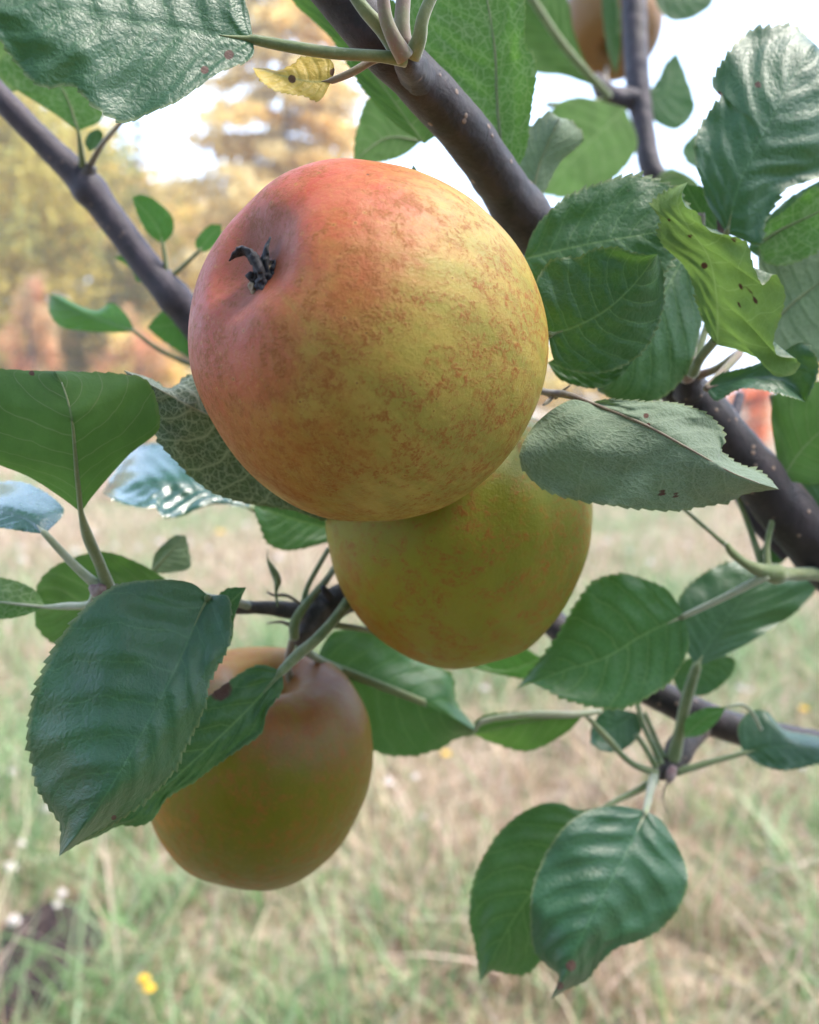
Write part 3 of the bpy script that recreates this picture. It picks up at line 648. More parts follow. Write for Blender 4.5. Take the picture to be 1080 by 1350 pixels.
leaf(B, [(778, 531), (850, 560), (920, 598), (975, 628), (1027, 645)], [(800, 527), (845, 530), (885, 531), (925, 543), (948, 562), (955, 582), (950, 594), (970, 610), (1000, 622), (1015, 632)],
     [(750, 528), (712, 553), (690, 584), (687, 610), (704, 634), (730, 650), (770, 660), (830, 668), (880, 672), (920, 668), (958, 661), (985, 650)],
     (0.206, 0.199, 0.197, 0.200), 'grey', 'under', sa=0.010, sb=0.007, bulge=-0.003, teeth=30, amp=3.4, wave=0.0034, pet=[(680, 500, 0.236), (715, 516, 0.226), (745, 520, 0.214), (778, 531, 0.206)], pr=0.0010, pmat='petiole_brown',
     blem=((852, 548, 4), (855, 560, 3), (873, 650, 5), (891, 653, 4)), label='broad grey-green leaf underside pointing right, crossing the main branch')
for pts in ([(716, 517, 0.226), (733, 524, 0.222), (738, 518, 0.219), (752, 508, 0.216)], [(730, 522, 0.222), (722, 530, 0.218), (716, 534, 0.216)]):
    wood(B, 'stipule', pts, [0.0006, 0.0006, 0.0002], 'petiole_brown', seg=8, rough=0.1)
# spur in the fork at the right and its red bud
wood(B, 'spur', [(908, 520, 0.262), (908, 500, 0.258), (915, 488, 0.254)], [0.0052, 0.0040, 0.0022], 'bark', rough=0.14)
wood(B, 'bud', [(908, 500, 0.254), (904, 488, 0.252), (901, 478, 0.251)], [0.0022, 0.0026, 0.0006], 'bud', rough=0.1, seg=16)
# green shoot at lower right with its long petioles
wood(B, 'shoot', [(1130, 765, 0.285), (1080, 757, 0.277), (1035, 757, 0.272), (1012, 755, 0.27), (985, 744, 0.268), (965, 728, 0.267), (958, 716, 0.267)], [0.0026, 0.0024, 0.0022, 0.0026, 0.0016, 0.0014, 0.0008], 'petiole', rough=0.1, seg=18, knots=((0.62, 0.5, 0.04),))
wood(B, 'petiole', [(966, 726, 0.268), (935, 700, 0.274), (898, 668, 0.28)], [0.0009, 0.0007, 0.0006], 'petiole', seg=10)
wood(B, 'petiole', [(1006, 750, 0.272), (990, 700, 0.278), (972, 650, 0.282), (960, 600, 0.286)], [0.0012, 0.001, 0.001], 'petiole', seg=10)
wood(B, 'side_twig', [(1040, 730, 0.296), (1000, 690, 0.298), (972, 645, 0.30), (950, 600, 0.305), (965, 560, 0.31), (976, 520, 0.315)], [0.0035, 0.003, 0.0025, 0.0022, 0.0020, 0.0018], 'bark2', seg=14)
leaf(B, [(903, 812), (850, 836), (800, 866), (745, 884), (682, 908)], [(882, 780), (852, 765), (820, 757), (785, 767), (760, 798), (730, 848), (705, 880)], [(908, 850), (890, 890), (860, 914), (820, 933), (780, 930), (745, 920), (715, 906), (697, 900)],
     (0.276, 0.278, 0.282), 'mid', 'top', sa=0.004, sb=-0.006, teeth=26, amp=3.0, wave=0.0014, pet=[(1012, 758, 0.269), (960, 785, 0.272), (903, 812, 0.276)], pr=0.0012, pmat='petiole_pale', label='broad mid-green leaf beside the yellow-green apple')
leaf(B, [(715, 868), (660, 884), (590, 862)], [(680, 850), (620, 850)], [(698, 893), (664, 890), (625, 880)], (0.315, 0.31), 'bright', 'top', teeth=12, amp=1.0, label='bright green leaf edge under the yellow-green apple')
leaf(B, [(1055, 690, ), (1020, 720), (1008, 738)], [(1030, 700), (1005, 722)], [(1050, 715), (1030, 742)], (0.30, 0.30), 'blue', 'top', teeth=8, amp=1.0, res=0.7, label='tiny blue-green leaf in the twig fork')

# ================================================================ UPPER LEFT BRANCH
A = empty('apple_branch', P(110, 220, 0.30), 'thin purple-grey branch slanting down from the left edge', 'branch')
wood(A, 'wood', [(-70, 50, 0.285), (0, 128, 0.29), (60, 190, 0.296), (110, 240, 0.300), (160, 305, 0.304), (200, 358, 0.307), (240, 405, 0.310), (330, 520, 0.33), (400, 600, 0.35)], [0.0042, 0.0044, 0.0046, 0.0054, 0.0053, 0.0055, 0.006, 0.006, 0.006], 'bark2', rough=0.03, seg=32, knots=((0.335, 0.20, 0.02), (0.58, 0.12, 0.02)))
wood(A, 'spur', [(112, 236, 0.298), (120, 218, 0.296)], [0.0034, 0.0022], 'twig', rough=0.1)
leaf(A, [(103, 173), (93, 140), (78, 110), (50, 72)], [(72, 150), (25, 120), (0, 95), (10, 70)], [(134, 156), (126, 120), (95, 80)], (0.285, 0.28), 'under', 'under', teeth=16, amp=1.4, pet=[(110, 225, 0.297), (107, 200, 0.291), (103, 173, 0.285)], label='green leaf under the large bluish leaf at upper left')
leaf(A, [(163, 158), (185, 120), (200, 60)], [(140, 130), (160, 80)], [(200, 140), (225, 90)], (0.27, 0.25), 'mid', 'top', teeth=12, amp=1, pet=[(117, 222, 0.297), (135, 190, 0.287), (163, 158, 0.27)], pr=0.0009, pmat='petiole_brown', label='leaf hidden behind the large bluish leaf')
leaf(A, [(118, 200), (125, 188), (130, 170)], [(112, 188), (118, 175)], [(130, 192), (136, 178)], (0.295, 0.292), 'blue', 'top', teeth=6, amp=0.6, res=0.7, label='tiny blue-green leaf standing on the branch spur')
leaf(A, [(28, 118), (10, 90), (-30, 60)], [(8, 120), (-25, 100)], [(34, 90), (10, 55)], (0.3, 0.3), 'lime', 'under', teeth=8, amp=0.8, res=0.7, label='yellow-green leaf at the left edge under the bluish leaf')
leaf(A, [(215, 322), (205, 295), (174, 260)], [(196, 308), (183, 286)], [(228, 306), (226, 285), (206, 265), (188, 257)], (0.302, 0.30), 'bright', 'top', teeth=16, amp=0.8, pet=[(219, 368, 0.307), (218, 345, 0.304), (215, 322, 0.302)], pr=0.0008, label='small oval green leaf standing on the slanting branch')
leaf(A, [(262, 332), (272, 318), (292, 296)], [(258, 318), (275, 298)], [(275, 330), (290, 312)], (0.30, 0.30), 'bright', 'top', teeth=6, amp=0.6, res=0.7, pet=[(224, 366, 0.307), (240, 352, 0.305), (262, 332, 0.30)], pr=0.0008, label='green leaf tucked behind the left rim of the large apple')
leaf(A, [(193, 369), (178, 351), (150, 339)], [(190, 346), (168, 337)], [(181, 371), (172, 354)], (0.312, 0.312), 'bright', 'top', teeth=6, amp=0.5, res=0.7, label='small green leaf half behind the slanting branch')
leaf(A, [(178, 437), (130, 420), (66, 388)], [(167, 416), (148, 400), (128, 409), (105, 403), (84, 392)], [(150, 438), (110, 436), (80, 430), (66, 412)], (0.315, 0.32, 0.325), 'bright', 'top', sa=0.006, sb=0.006, teeth=14, amp=1.0, pet=[(262, 484, 0.325), (235, 474, 0.32), (205, 458, 0.317), (178, 437, 0.315)], pr=0.0008, label='wavy green leaf on a thin stalk against the autumn trees')
leaf(A, [(262, 425), (228, 428), (194, 432)], [(250, 395), (232, 398), (210, 414)], [(256, 470), (240, 465), (215, 449)], (0.315, 0.315), 'bright', 'top', teeth=10, amp=0.8, label='green leaf at the left rim of the large apple')

# ================================================================ LOWER LEFT TWIG (carries the two lower apples)
D_ = empty('apple_twig', P(425, 805, 0.27), 'grey knobbly twig carrying the two lower apples', 'twig')
wood(D_, 'wood', [(560, 740, 0.315), (500, 762, 0.292), (465, 782, 0.277), (432, 800, 0.270), (400, 806, 0.268), (360, 802, 0.264), (300, 800, 0.256), (230, 798, 0.246), (160, 782, 0.236), (130, 776, 0.232)],
     [0.004, 0.0046, 0.0052, 0.0056, 0.0034, 0.0023, 0.0022, 0.0021, 0.0022, 0.0018], 'twig', rough=0.16, seg=28, knots=((0.31, 0.15, 0.02), (0.16, 0.15, 0.02)))
wood(D_, 'spur', [(430, 800, 0.268), (412, 822, 0.266), (400, 838, 0.265), (392, 848, 0.266)], [0.0052, 0.0040, 0.0026, 0.0014], 'twig', rough=0.2)
wood(D_, 'bud', [(140, 778, 0.229), (128, 778, 0.228), (118, 773, 0.227)], [0.0016, 0.0022, 0.0006], 'bud', seg=14, rough=0.1)
wood(D_, 'bud', [(436, 790, 0.264), (428, 778, 0.262), (425, 772, 0.262)], [0.0014, 0.0012, 0.0008], 'bark', seg=10, rough=0.1)
for pts, r_ in (([(399, 800, 0.264), (405, 775, 0.266), (418, 750, 0.27), (433, 724, 0.276)], [0.0010, 0.0009, 0.0009, 0.0009]),
                ([(388, 842, 0.262), (389, 820, 0.260), (405, 795, 0.262), (430, 765, 0.272), (450, 735, 0.285)], [0.0016, 0.0017, 0.0014, 0.0012, 0.001]),
                ([(440, 824, 0.268), (470, 828, 0.276), (510, 836, 0.29)], [0.0012, 0.0010, 0.0010])):
    wood(D_, 'petiole', pts, r_, 'petiole', seg=12)
wood(D_, 'stipule', [(366, 800, 0.262), (364, 780, 0.261), (366, 765, 0.262), (358, 748, 0.262), (353, 738, 0.262), (353, 724, 0.262)], [0.0004, 0.0005, 0.0013, 0.0010, 0.0003, 0.0001], 'petiole', seg=8, rough=0.1)
wood(D_, 'stipule', [(396, 796, 0.263), (378, 785, 0.262), (362, 785, 0.262), (352, 780, 0.262)], [0.0005, 0.0006, 0.0003], 'petiole_brown', seg=8, rough=0.1)
wood(D_, 'stipule', [(388, 828, 0.262), (372, 820, 0.261), (352, 822, 0.261)], [0.0008, 0.0005, 0.0002], 'petiole_brown', seg=8, rough=0.1)
leaf(D_, [(107, 676), (100, 612), (96, 562), (86, 515), (72, 489)], [(82, 657), (40, 630), (0, 614), (-60, 590), (-95, 540), (-60, 500), (0, 488), (40, 489)], [(124, 652), (168, 602), (205, 572), (210, 550), (203, 520), (190, 500), (160, 494), (110, 491)],
     (0.214, 0.205, 0.198, 0.20), 'plain', 'under', sa=0.004, sb=0.006, teeth=20, amp=1.6, wave=0.0012, pet=[(142, 774, 0.231), (132, 745, 0.226), (116, 708, 0.219), (107, 676, 0.214)], pr=0.0015, pmat='petiole', blem=((42, 492, 4),), label='broad back-lit green leaf at the left edge, base down')
leaf(D_, [(432, 610), (340, 572), (268, 544), (215, 516), (163, 488)], [(435, 682), (385, 672), (322, 662), (275, 645), (236, 611), (207, 576), (197, 540), (183, 514)], [(385, 520), (320, 480), (250, 496), (236, 506), (220, 512), (200, 500)],
     (0.262, 0.235, 0.218, 0.212), 'wool', 'under', sa=0.004, sb=0.010, teeth=30, amp=2.6, wave=0.0018, pucker=0.0009, pmat='petiole_pale', pr=0.0012, label='woolly grey leaf underside left of the large apple')
leaf(D_, [(334, 672), (270, 648), (200, 638), (134, 650)], [(295, 628), (232, 590), (180, 592)], [(290, 664), (262, 670), (240, 680), (215, 681), (205, 668), (188, 669), (166, 664)], (0.292, 0.288, 0.285), 'sky', 'top', sa=0.034, sb=-0.014, teeth=14, amp=2.0, wave=0.004, pucker=0.0016,
     pet=[(420, 700, 0.30), (370, 688, 0.296), (334, 672, 0.292)], pr=0.0010, label='sky-blue shining leaf seen edge-on below the woolly leaf')
leaf(D_, [(455, 700), (400, 688), (334, 667)], [(430, 655), (380, 648)], [(435, 713), (402, 722), (375, 725), (354, 715), (343, 692)], (0.30, 0.282), 'dark', 'top', teeth=16, amp=1.8, sb=-0.004, label='dark green leaf under the bottom left of the large apple')
leaf(D_, [(60, 704), (28, 678), (-60, 655)], [(84, 672), (42, 640), (0, 636)], [(42, 702), (0, 695), (-40, 688)], (0.222, 0.228, 0.24), 'sky', 'top', sa=0.026, sb=-0.004, teeth=14, amp=1.2, wave=0.0016, pet=[(128, 772, 0.229), (95, 742, 0.226), (60, 704, 0.222)], pr=0.0012, pmat='petiole_pale', label='sky-blue shining leaf at the left edge')
leaf(D_, [(222, 765), (150, 786), (46, 806)], [(182, 742), (135, 728), (82, 742), (52, 768)], [(190, 802), (120, 832), (76, 848), (50, 828)], (0.265, 0.27), 'plain', 'under', teeth=16, amp=1.4, pet=[(300, 798, 0.256), (262, 782, 0.258), (222, 765, 0.265)], pmat='petiole_pale', label='green leaf behind the petioles at lower left')
leaf(D_, [(60, 800), (20, 796), (-45, 788)], [(48, 780), (20, 766), (-10, 764)], [(32, 811), (0, 816), (-28, 812)], (0.238, 0.24), 'under', 'under', sa=0.01, teeth=12, amp=1.0, pet=[(128, 778, 0.23), (118, 797, 0.232), (90, 799, 0.235), (60, 800, 0.238)], pmat='petiole_pale', label='small green leaf at the left edge on a pale stalk')
leaf(D_, [(199, 756), (222, 730), (245, 706)], [(205, 730), (228, 708)], [(225, 755), (250, 748), (248, 722)], (0.285, 0.285), 'grey', 'under', teeth=8, amp=0.8, res=0.8, label='small folded pale leaf above the large dark leaf')
leaf(D_, [(276, 786), (262, 812), (232, 880), (192, 958), (132, 1060), (78, 1129)], [(250, 768), (202, 765), (152, 773), (110, 805), (75, 850), (50, 905), (38, 960), (43, 1002), (52, 1042), (74, 1076), (81, 1092)],
     [(300, 786), (304, 815), (300, 852), (276, 898), (268, 935), (241, 990), (226, 1020), (192, 1054), (150, 1084), (118, 1102)],
     (0.214, 0.200, 0.192, 0.190), 'blue', 'top', sa=0.006, sb=0.010, bulge=-0.003, teeth=36, amp=3.4, wave=0.0018, pucker=0.0007, pet=[(330, 800, 0.262), (305, 792, 0.24), (276, 786, 0.214)], label='large glossy leaf hanging in front of the lowest apple', blem=((150, 1078, 4),))
leaf(D_, [(286, 832), (300, 800), (325, 774)], [(280, 800), (298, 778)], [(304, 846), (309, 812), (318, 788)], (0.222, 0.225), 'mid', 'top', teeth=8, amp=1.4, res=0.8, label='small upright leaf lobe beside the top of the large hanging leaf')
leaf(D_, [(372, 884), (332, 930), (270, 990), (200, 1050), (104, 1112)], [(338, 878), (290, 908), (225, 965), (150, 1050)], [(372, 908), (352, 938), (345, 965), (320, 984), (290, 1004), (256, 1030), (222, 1050), (203, 1078), (184, 1088), (158, 1088), (130, 1102)],
     (0.238, 0.232, 0.226, 0.212), 'dark', 'top', sa=0.002, sb=0.003, bulge=-0.004, teeth=30, amp=2.0, wave=0.0018, pet=[(468, 782, 0.264), (445, 812, 0.256), (418, 842, 0.25), (392, 864, 0.244), (372, 884, 0.238)], pr=0.0017, blem=((290, 908, 17),), label='darker leaf under the large hanging one, with a red-brown blotch')
leaf(D_, [(418, 868), (455, 886), (505, 906), (560, 926), (636, 968)], [(428, 846), (445, 832), (492, 834), (560, 868), (596, 892), (602, 928)], [(440, 885), (456, 915), (474, 960), (496, 990), (540, 996), (580, 986), (604, 972)],
     (0.296, 0.306, 0.312), 'mid', 'top', sa=0.012, sb=0.010, teeth=20, amp=2.0, wave=0.0022, pet=[(395, 852, 0.268), (418, 868, 0.284), (455, 886, 0.300), (505, 906, 0.303), (560, 926, 0.307), (615, 955, 0.31)], pr=0.0013, rib=False, label='half shaded leaf between the two lower apples')

# ================================================================ LOWER RIGHT BRANCH
C_ = empty('apple_branch', P(900, 950, 0.33), 'short dark branch with a leafy spur at lower right', 'branch')
wood(C_, 'wood', [(1170, 1010, 0.345), (1080, 985, 0.34), (1000, 968, 0.335), (940, 950, 0.332), (880, 922, 0.33), (820, 890, 0.33), (760, 850, 0.335), (700, 790, 0.345)], [0.0068, 0.0066, 0.0064, 0.0064, 0.0062, 0.006, 0.0058, 0.0056], 'bark', rough=0.05, seg=32)
wood(C_, 'spur', [(925, 946, 0.333), (908, 970, 0.322), (893, 993, 0.314), (882, 1012, 0.311), (872, 1022, 0.311), (864, 1026, 0.311)], [0.0062, 0.0054, 0.0050, 0.0042, 0.0022, 0.0005], 'twig', rough=0.16, seg=24)
wood(C_, 'bud', [(888, 1012, 0.308), (884, 1024, 0.306), (880, 1034, 0.306)], [0.0016, 0.0018, 0.0004], 'bud', rough=0.2)
for pts in ([(872, 1008, 0.307), (862, 985, 0.31), (848, 955, 0.314), (840, 925, 0.318)], [(866, 1012, 0.307), (850, 985, 0.308), (838, 968, 0.31)], [(876, 1000, 0.31), (865, 975, 0.314), (850, 940, 0.318)]):
    wood(C_, 'petiole', pts, [0.0013, 0.0010, 0.0010], 'petiole', seg=10)
wood(C_, 'stipule', [(880, 1030, 0.304), (874, 1050, 0.304), (880, 1072, 0.304)], [0.0003, 0.0003, 0.0002], 'petiole_brown', seg=6)
leaf(C_, [(918, 880), (938, 845), (962, 812), (985, 778), (1003, 748)], [(903, 850), (893, 802), (906, 775), (936, 752), (972, 740)], [(960, 862), (1000, 840), (1050, 806), (1078, 772), (1062, 757), (1030, 752)],
     (0.301, 0.304, 0.309), 'blue', 'top', sa=0.004, sb=0.004, teeth=20, amp=1.6, wave=0.0018, pet=[(888, 1002, 0.31), (896, 965, 0.308), (906, 920, 0.304), (918, 880, 0.302)], pr=0.0021, label='pale blue-green leaf right of the broad mid-green leaf')
leaf(C_, [(932, 862), (920, 890), (898, 915)], [(905, 870), (889, 892)], [(967, 868), (962, 892), (932, 915)], (0.318, 0.315), 'dark', 'top', teeth=12, amp=1.0, label='dark leaf below the pale blue-green leaf')
leaf(C_, [(770, 943), (700, 950), (624, 968)], [(722, 938), (662, 940), (632, 947)], [(746, 966), (700, 989), (660, 982)], (0.298, 0.300), 'plain', 'under', sa=-0.003, sb=0.01, teeth=12, amp=1.2, pet=[(866, 1020, 0.307), (830, 1004, 0.304), (798, 970, 0.30), (770, 943, 0.298)], pr=0.0012, label='flat green leaf held out to the left on a long petiole')
wood(C_, 'petiole', [(625, 966, 0.2985), (640, 950, 0.2965), (700, 942, 0.2955), (760, 942, 0.2965), (792, 938, 0.299)], [0.0004, 0.0010, 0.0012, 0.0012, 0.0008], 'petiole_pale', seg=10)  # pale tube along the leaf's upper edge: its glossy sheen put in as colour
leaf(C_, [(852, 1069), (828, 1120), (795, 1180), (765, 1240), (745, 1285), (726, 1318)], [(812, 1062), (776, 1069), (745, 1090), (720, 1126), (703, 1170), (700, 1212), (706, 1254), (725, 1275), (737, 1288)], [(874, 1084), (899, 1128), (907, 1160), (896, 1195), (870, 1225), (842, 1240), (812, 1250), (790, 1270), (774, 1291), (748, 1304)],
     (0.280, 0.270, 0.262, 0.258), 'blue', 'top', sa=0.006, sb=0.008, bulge=-0.003, teeth=30, amp=1.6, wave=0.0018, pucker=0.0008, pet=[(862, 1024, 0.306), (857, 1045, 0.294), (852, 1069, 0.28)], pr=0.0014, pmat='petiole_pale', blem=((753, 1273, 8), (738, 1300, 6)), label='lowest front leaf with a brown scar near its tip')
leaf(C_, [(800, 1062), (742, 1125), (682, 1205), (633, 1294)], [(765, 1068), (742, 1060), (716, 1060), (680, 1078), (650, 1110), (626, 1160), (620, 1212), (628, 1250)], [(795, 1150), (755, 1230), (716, 1264), (692, 1284), (665, 1282), (648, 1280)],
     (0.298, 0.290, 0.282), 'dark', 'top', sa=0.004, sb=0.004, bulge=-0.002, teeth=28, amp=1.8, wave=0.0016, pet=[(866, 1028, 0.307), (835, 1045, 0.304), (800, 1062, 0.298)], pr=0.0012, label='darker leaf behind the lowest front leaf')
leaf(C_, [(980, 993), (1030, 984), (1115, 992)], [(973, 962), (986, 940), (1010, 938), (1034, 962), (1078, 972)], [(1002, 1008), (1032, 1015), (1072, 1008)], (0.308, 0.302), 'blue', 'top', sa=0.012, sb=-0.004, teeth=16, amp=1.4, wave=0.002, pet=[(892, 1018, 0.308), (940, 1004, 0.308), (980, 993, 0.308)], pr=0.0012, label='shiny leaf cut by the right edge at lower right')
leaf(C_, [(902, 973), (926, 950), (958, 932)], [(905, 948), (930, 934)], [(926, 968), (946, 950)], (0.300, 0.302), 'bright', 'top', teeth=8, amp=0.6, res=0.8, label='small narrow leaf across the lower right branch')
wood(C_, 'petiole', [(958, 932, 0.302), (978, 929, 0.303), (992, 940, 0.304), (1004, 962, 0.305)], [0.0005, 0.0007, 0.0006], 'petiole_pale', seg=8)
leaf(C_, [(840, 940), (812, 958), (778, 980)], [(802, 934), (782, 955)], [(845, 965), (822, 988), (796, 990)], (0.318, 0.315), 'blue', 'top', sa=0.003, sb=-0.004, teeth=8, amp=0.8, label='small round shiny leaf left of the lower spur')

# ================================================================ UPPER RIGHT BLURRED TWIG
U_ = empty('apple_twig', P(850, 130, 0.48), 'blurred upright purple twig at the top right', 'twig')
wood(U_, 'wood', [(835, -80, 0.49), (836, 0, 0.49), (838, 60, 0.488), (842, 120, 0.484), (850, 175, 0.482), (862, 228, 0.48), (905, 262, 0.48), (960, 300, 0.49)], [0.0074, 0.0074, 0.0072, 0.0070, 0.0062, 0.0066, 0.006, 0.006], 'bark2', rough=0.05, seg=24)
wood(U_, 'spur', [(846, 128, 0.484), (815, 130, 0.482), (795, 118, 0.48), (785, 100, 0.482)], [0.0062, 0.0066, 0.0055, 0.003], 'bark2', rough=0.15)
leaf(U_, [(795, 118), (742, 58), (675, -40)], [(745, 100), (702, 92), (672, 45)], [(772, 82), (756, 40), (748, 0), (715, -60)], (0.47, 0.45), 'plain', 'under', teeth=12, amp=1.5, pet=[(805, 128, 0.482), (795, 118, 0.47), (742, 58, 0.455), (690, -20, 0.445)], pr=0.002, rib=False, label='blurred dark green leaf left of the orange apple')
leaf(U_, [(825, 142), (775, 190), (712, 256)], [(762, 128), (726, 148), (708, 200)], [(840, 190), (812, 232), (762, 258)], (0.46, 0.44), 'bright', 'under', teeth=10, amp=1.5, pet=[(800, 132, 0.48), (760, 137, 0.47), (722, 138, 0.46)], pr=0.0016, rib=False, label='blurred bright green leaf under the twig knot')
leaf(U_, [(848, 128), (878, 122), (892, 68)], [(866, 108), (878, 85)], [(862, 158), (892, 170), (915, 145), (906, 105)], (0.48, 0.48), 'mid', 'top', teeth=8, amp=1.5, label='blurred leaf in the white sky right of the twig')
leaf(U_, [(865, 235), (900, 232), (930, 265)], [(885, 222), (918, 238)], [(870, 262), (905, 275)], (0.47, 0.47), 'under', 'under', teeth=6, amp=1, label='blurred leaf at the foot of the upright twig')
leaf(U_, [(905, 215), (925, 190), (960, 170)], [(900, 195), (925, 172)], [(925, 222), (955, 200)], (0.46, 0.46), 'mid', 'top', teeth=6, amp=1, label='blurred leaf behind the left rim of the large blue-green leaf')
leaf(U_, [(862, -30), (900, -12), (945, -18)], [(866, 5), (885, 26), (915, 22), (938, 4)], [(890, -40), (930, -40)], (0.47, 0.47), 'dark', 'top', teeth=6, amp=1, label='blurred dark leaf at the top edge right of the twig')
leaf(U_, [(812, 100), (806, 50), (800, -30)], [(800, 60), (794, 0)], [(818, 60), (815, 0)], (0.50, 0.50), 'dark', 'top', teeth=6, amp=1, label='blurred narrow leaf across the orange apple')

# ================================================================ MEADOW
s = NT('meadow_soil'); o_ = s.obj()
g1 = s.noise(o_, 0.9, 6, 0.65); g2 = s.noise(o_, 14, 5, 0.7); g3 = s.noise(o_, 90, 4, 0.7)
gc = s.mix(s.ramp(g1, 0.38, 0.62), (0.30, 0.21, 0.14), (0.19, 0.20, 0.09))
gc = s.mix(s.ramp(g2, 0.4, 0.62), gc, (0.50, 0.39, 0.28))
gc = s.mix(s.math('MULTIPLY', s.ramp(g3, 0.45, 0.65), 0.75), gc, (0.07, 0.05, 0.035))
M['soil'] = s.done(s.pbr(gc, 0.9, 0.15, s.bump(s.math('ADD', g2, g3), 0.8, 0.03)))
gx = np.r_[np.linspace(-400, -12, 14), np.linspace(-10, 10, 81), np.linspace(12, 400, 14)]
gy = np.r_[np.linspace(-60, -4, 6), np.linspace(-3, 20, 93), np.linspace(22, 700, 20)]
GX, GY = np.meshgrid(gx, gy, indexing='ij')
def gz(x, y):
    return 0.022 * np.sin(x * 2.1 + 0.6 * y) * np.sin(y * 1.7 - x * 0.4) + 0.012 * np.sin(5.3 * x + 1.0) * np.sin(4.7 * y)
GZ = gz(GX, GY)
ny = len(gy); i, j = np.meshgrid(np.arange(len(gx) - 1), np.arange(ny - 1), indexing='ij')
F = np.stack([i * ny + j, (i + 1) * ny + j, (i + 1) * ny + j + 1, i * ny + j + 1], -1).reshape(-1, 4)
tag(mesh_np('ground', np.stack([GX, GY, GZ], -1).reshape(-1, 3), F, M['soil'], origin=(0, 0, 0)), kind='structure')

rng = np.random.default_rng(7)
def patch(x, y):
    """0 dry .. 1 green"""
    return 0.5 + 0.5 * np.sin(x * 1.9 + 1.3 * np.sin(y * 1.1)) * np.cos(y * 1.3 + 0.9 * np.sin(x * 1.7))
def blades(n, y0, y1, wmin, wmax, hmin, hmax, lean=0.6, green=0.5, xk=0.62, xo=0.6, clump=0.0, dens=1.0):
    y = y0 + (y1 - y0) * rng.random(n) ** dens
    x = (rng.random(n) * 2 - 1) * (y * xk + xo)
    if clump:
        k = int(n / 22); cy = y[:k]; cx = x[:k]; idx = rng.integers(0, k, n)
        y = cy[idx] + rng.normal(0, clump, n); x = cx[idx] + rng.normal(0, clump, n)
    gq = ground_pt(48, 1262); keep = np.hypot((x - gq.x), (y - gq.y) / 1.4) > 0.115 + 0.03 * rng.random(n)
    x, y = x[keep], y[keep]; n = len(x)
    h = hmin + (hmax - hmin) * rng.random(n) ** 1.5; wd = (wmin + (wmax - wmin) * rng.random(n)) / 2
    az = rng.random(n) * 2 * math.pi; la = az + rng.normal(0, 1.0, n)
    ln = lean * (0.25 + rng.random(n)) * h
    seg = 4; t = np.linspace(0, 1, seg + 1)
    base = np.stack([x, y, gz(x, y) - 0.004], 1)
    wdv = np.stack([np.cos(az), np.sin(az), np.zeros(n)], 1) * wd[:, None]
    ld = np.stack([np.cos(la), np.sin(la), np.zeros(n)], 1) * ln[:, None]
    V = []
    for k in t:
        c = base + ld * (k ** 1.8) + np.array([0, 0, 1]) * (h * k * (1 - 0.28 * k * np.minimum(1, ln / h)))[:, None]
        s_ = (1 - k ** 1.6) * 0.95 + 0.05
        V += [c - wdv * s_, c + wdv * s_]
    V = np.stack(V, 1)                                   # n, 2*(seg+1), 3
    b = np.arange(n)[:, None] * (2 * (seg + 1))
    F = np.concatenate([np.stack([b[:, 0] + 2 * q, b[:, 0] + 2 * q + 1, b[:, 0] + 2 * q + 3, b[:, 0] + 2 * q + 2], 1) for q in range(seg)])
    g = np.clip(patch(x, y) * 1.1 + green - 0.55 + rng.normal(0, 0.28, n), 0, 1)
    pal_d = np.array([[0.62, 0.48, 0.31], [0.54, 0.38, 0.27], [0.70, 0.60, 0.42], [0.34, 0.22, 0.15], [0.68, 0.52, 0.42]])
    pal_g = np.array([[0.20, 0.34, 0.12], [0.28, 0.42, 0.20], [0.15, 0.25, 0.09], [0.40, 0.50, 0.28]])
    cd = pal_d[rng.integers(0, 5, n)]; cg = pal_g[rng.integers(0, 4, n)]
    m_ = (g > 0.55)[:, None]
    col = np.where(m_, cg, cd) * (0.8 + 0.4 * rng.random((n, 1)))
    return V.reshape(-1, 3), F, np.repeat(col, 2 * (seg + 1), 0)
sets = [blades(20000, 1.0, 3.6, 0.003, 0.0075, 0.03, 0.13, 0.9, 0.60, dens=1.2),
        blades(9000, 1.0, 3.8, 0.003, 0.007, 0.08, 0.26, 0.8, 0.82, clump=0.035),
        blades(2600, 1.1, 3.6, 0.005, 0.010, 0.12, 0.34, 1.1, 0.72, clump=0.04),
        blades(500, 1.15, 2.8, 0.004, 0.008, 0.28, 0.50, 1.0, 0.80, clump=0.05),
        blades(34000, 3.4, 9.0, 0.004, 0.010, 0.04, 0.16, 0.8, 0.38, dens=1.2),
        blades(9000, 3.4, 10.0, 0.004, 0.009, 0.10, 0.30, 0.7, 0.52, clump=0.12),
        blades(40000, 8.5, 34.0, 0.010, 0.030, 0.05, 0.22, 0.7, 0.33, dens=1.3, xo=2)]
V = np.concatenate([q[0] for q in sets]); off = 0; Fs = []
for q in sets: Fs.append(q[1] + off); off += len(q[0])
M['grass'] = attr_mat('grass_blade', rough=0.55, tf=0.3, spec=0.35)
tag(mesh_np('grass', V, np.concatenate(Fs), M['grass'], origin=(0, 0, 0), attrs={'col': np.concatenate([q[2] for q in sets])}), kind='stuff')

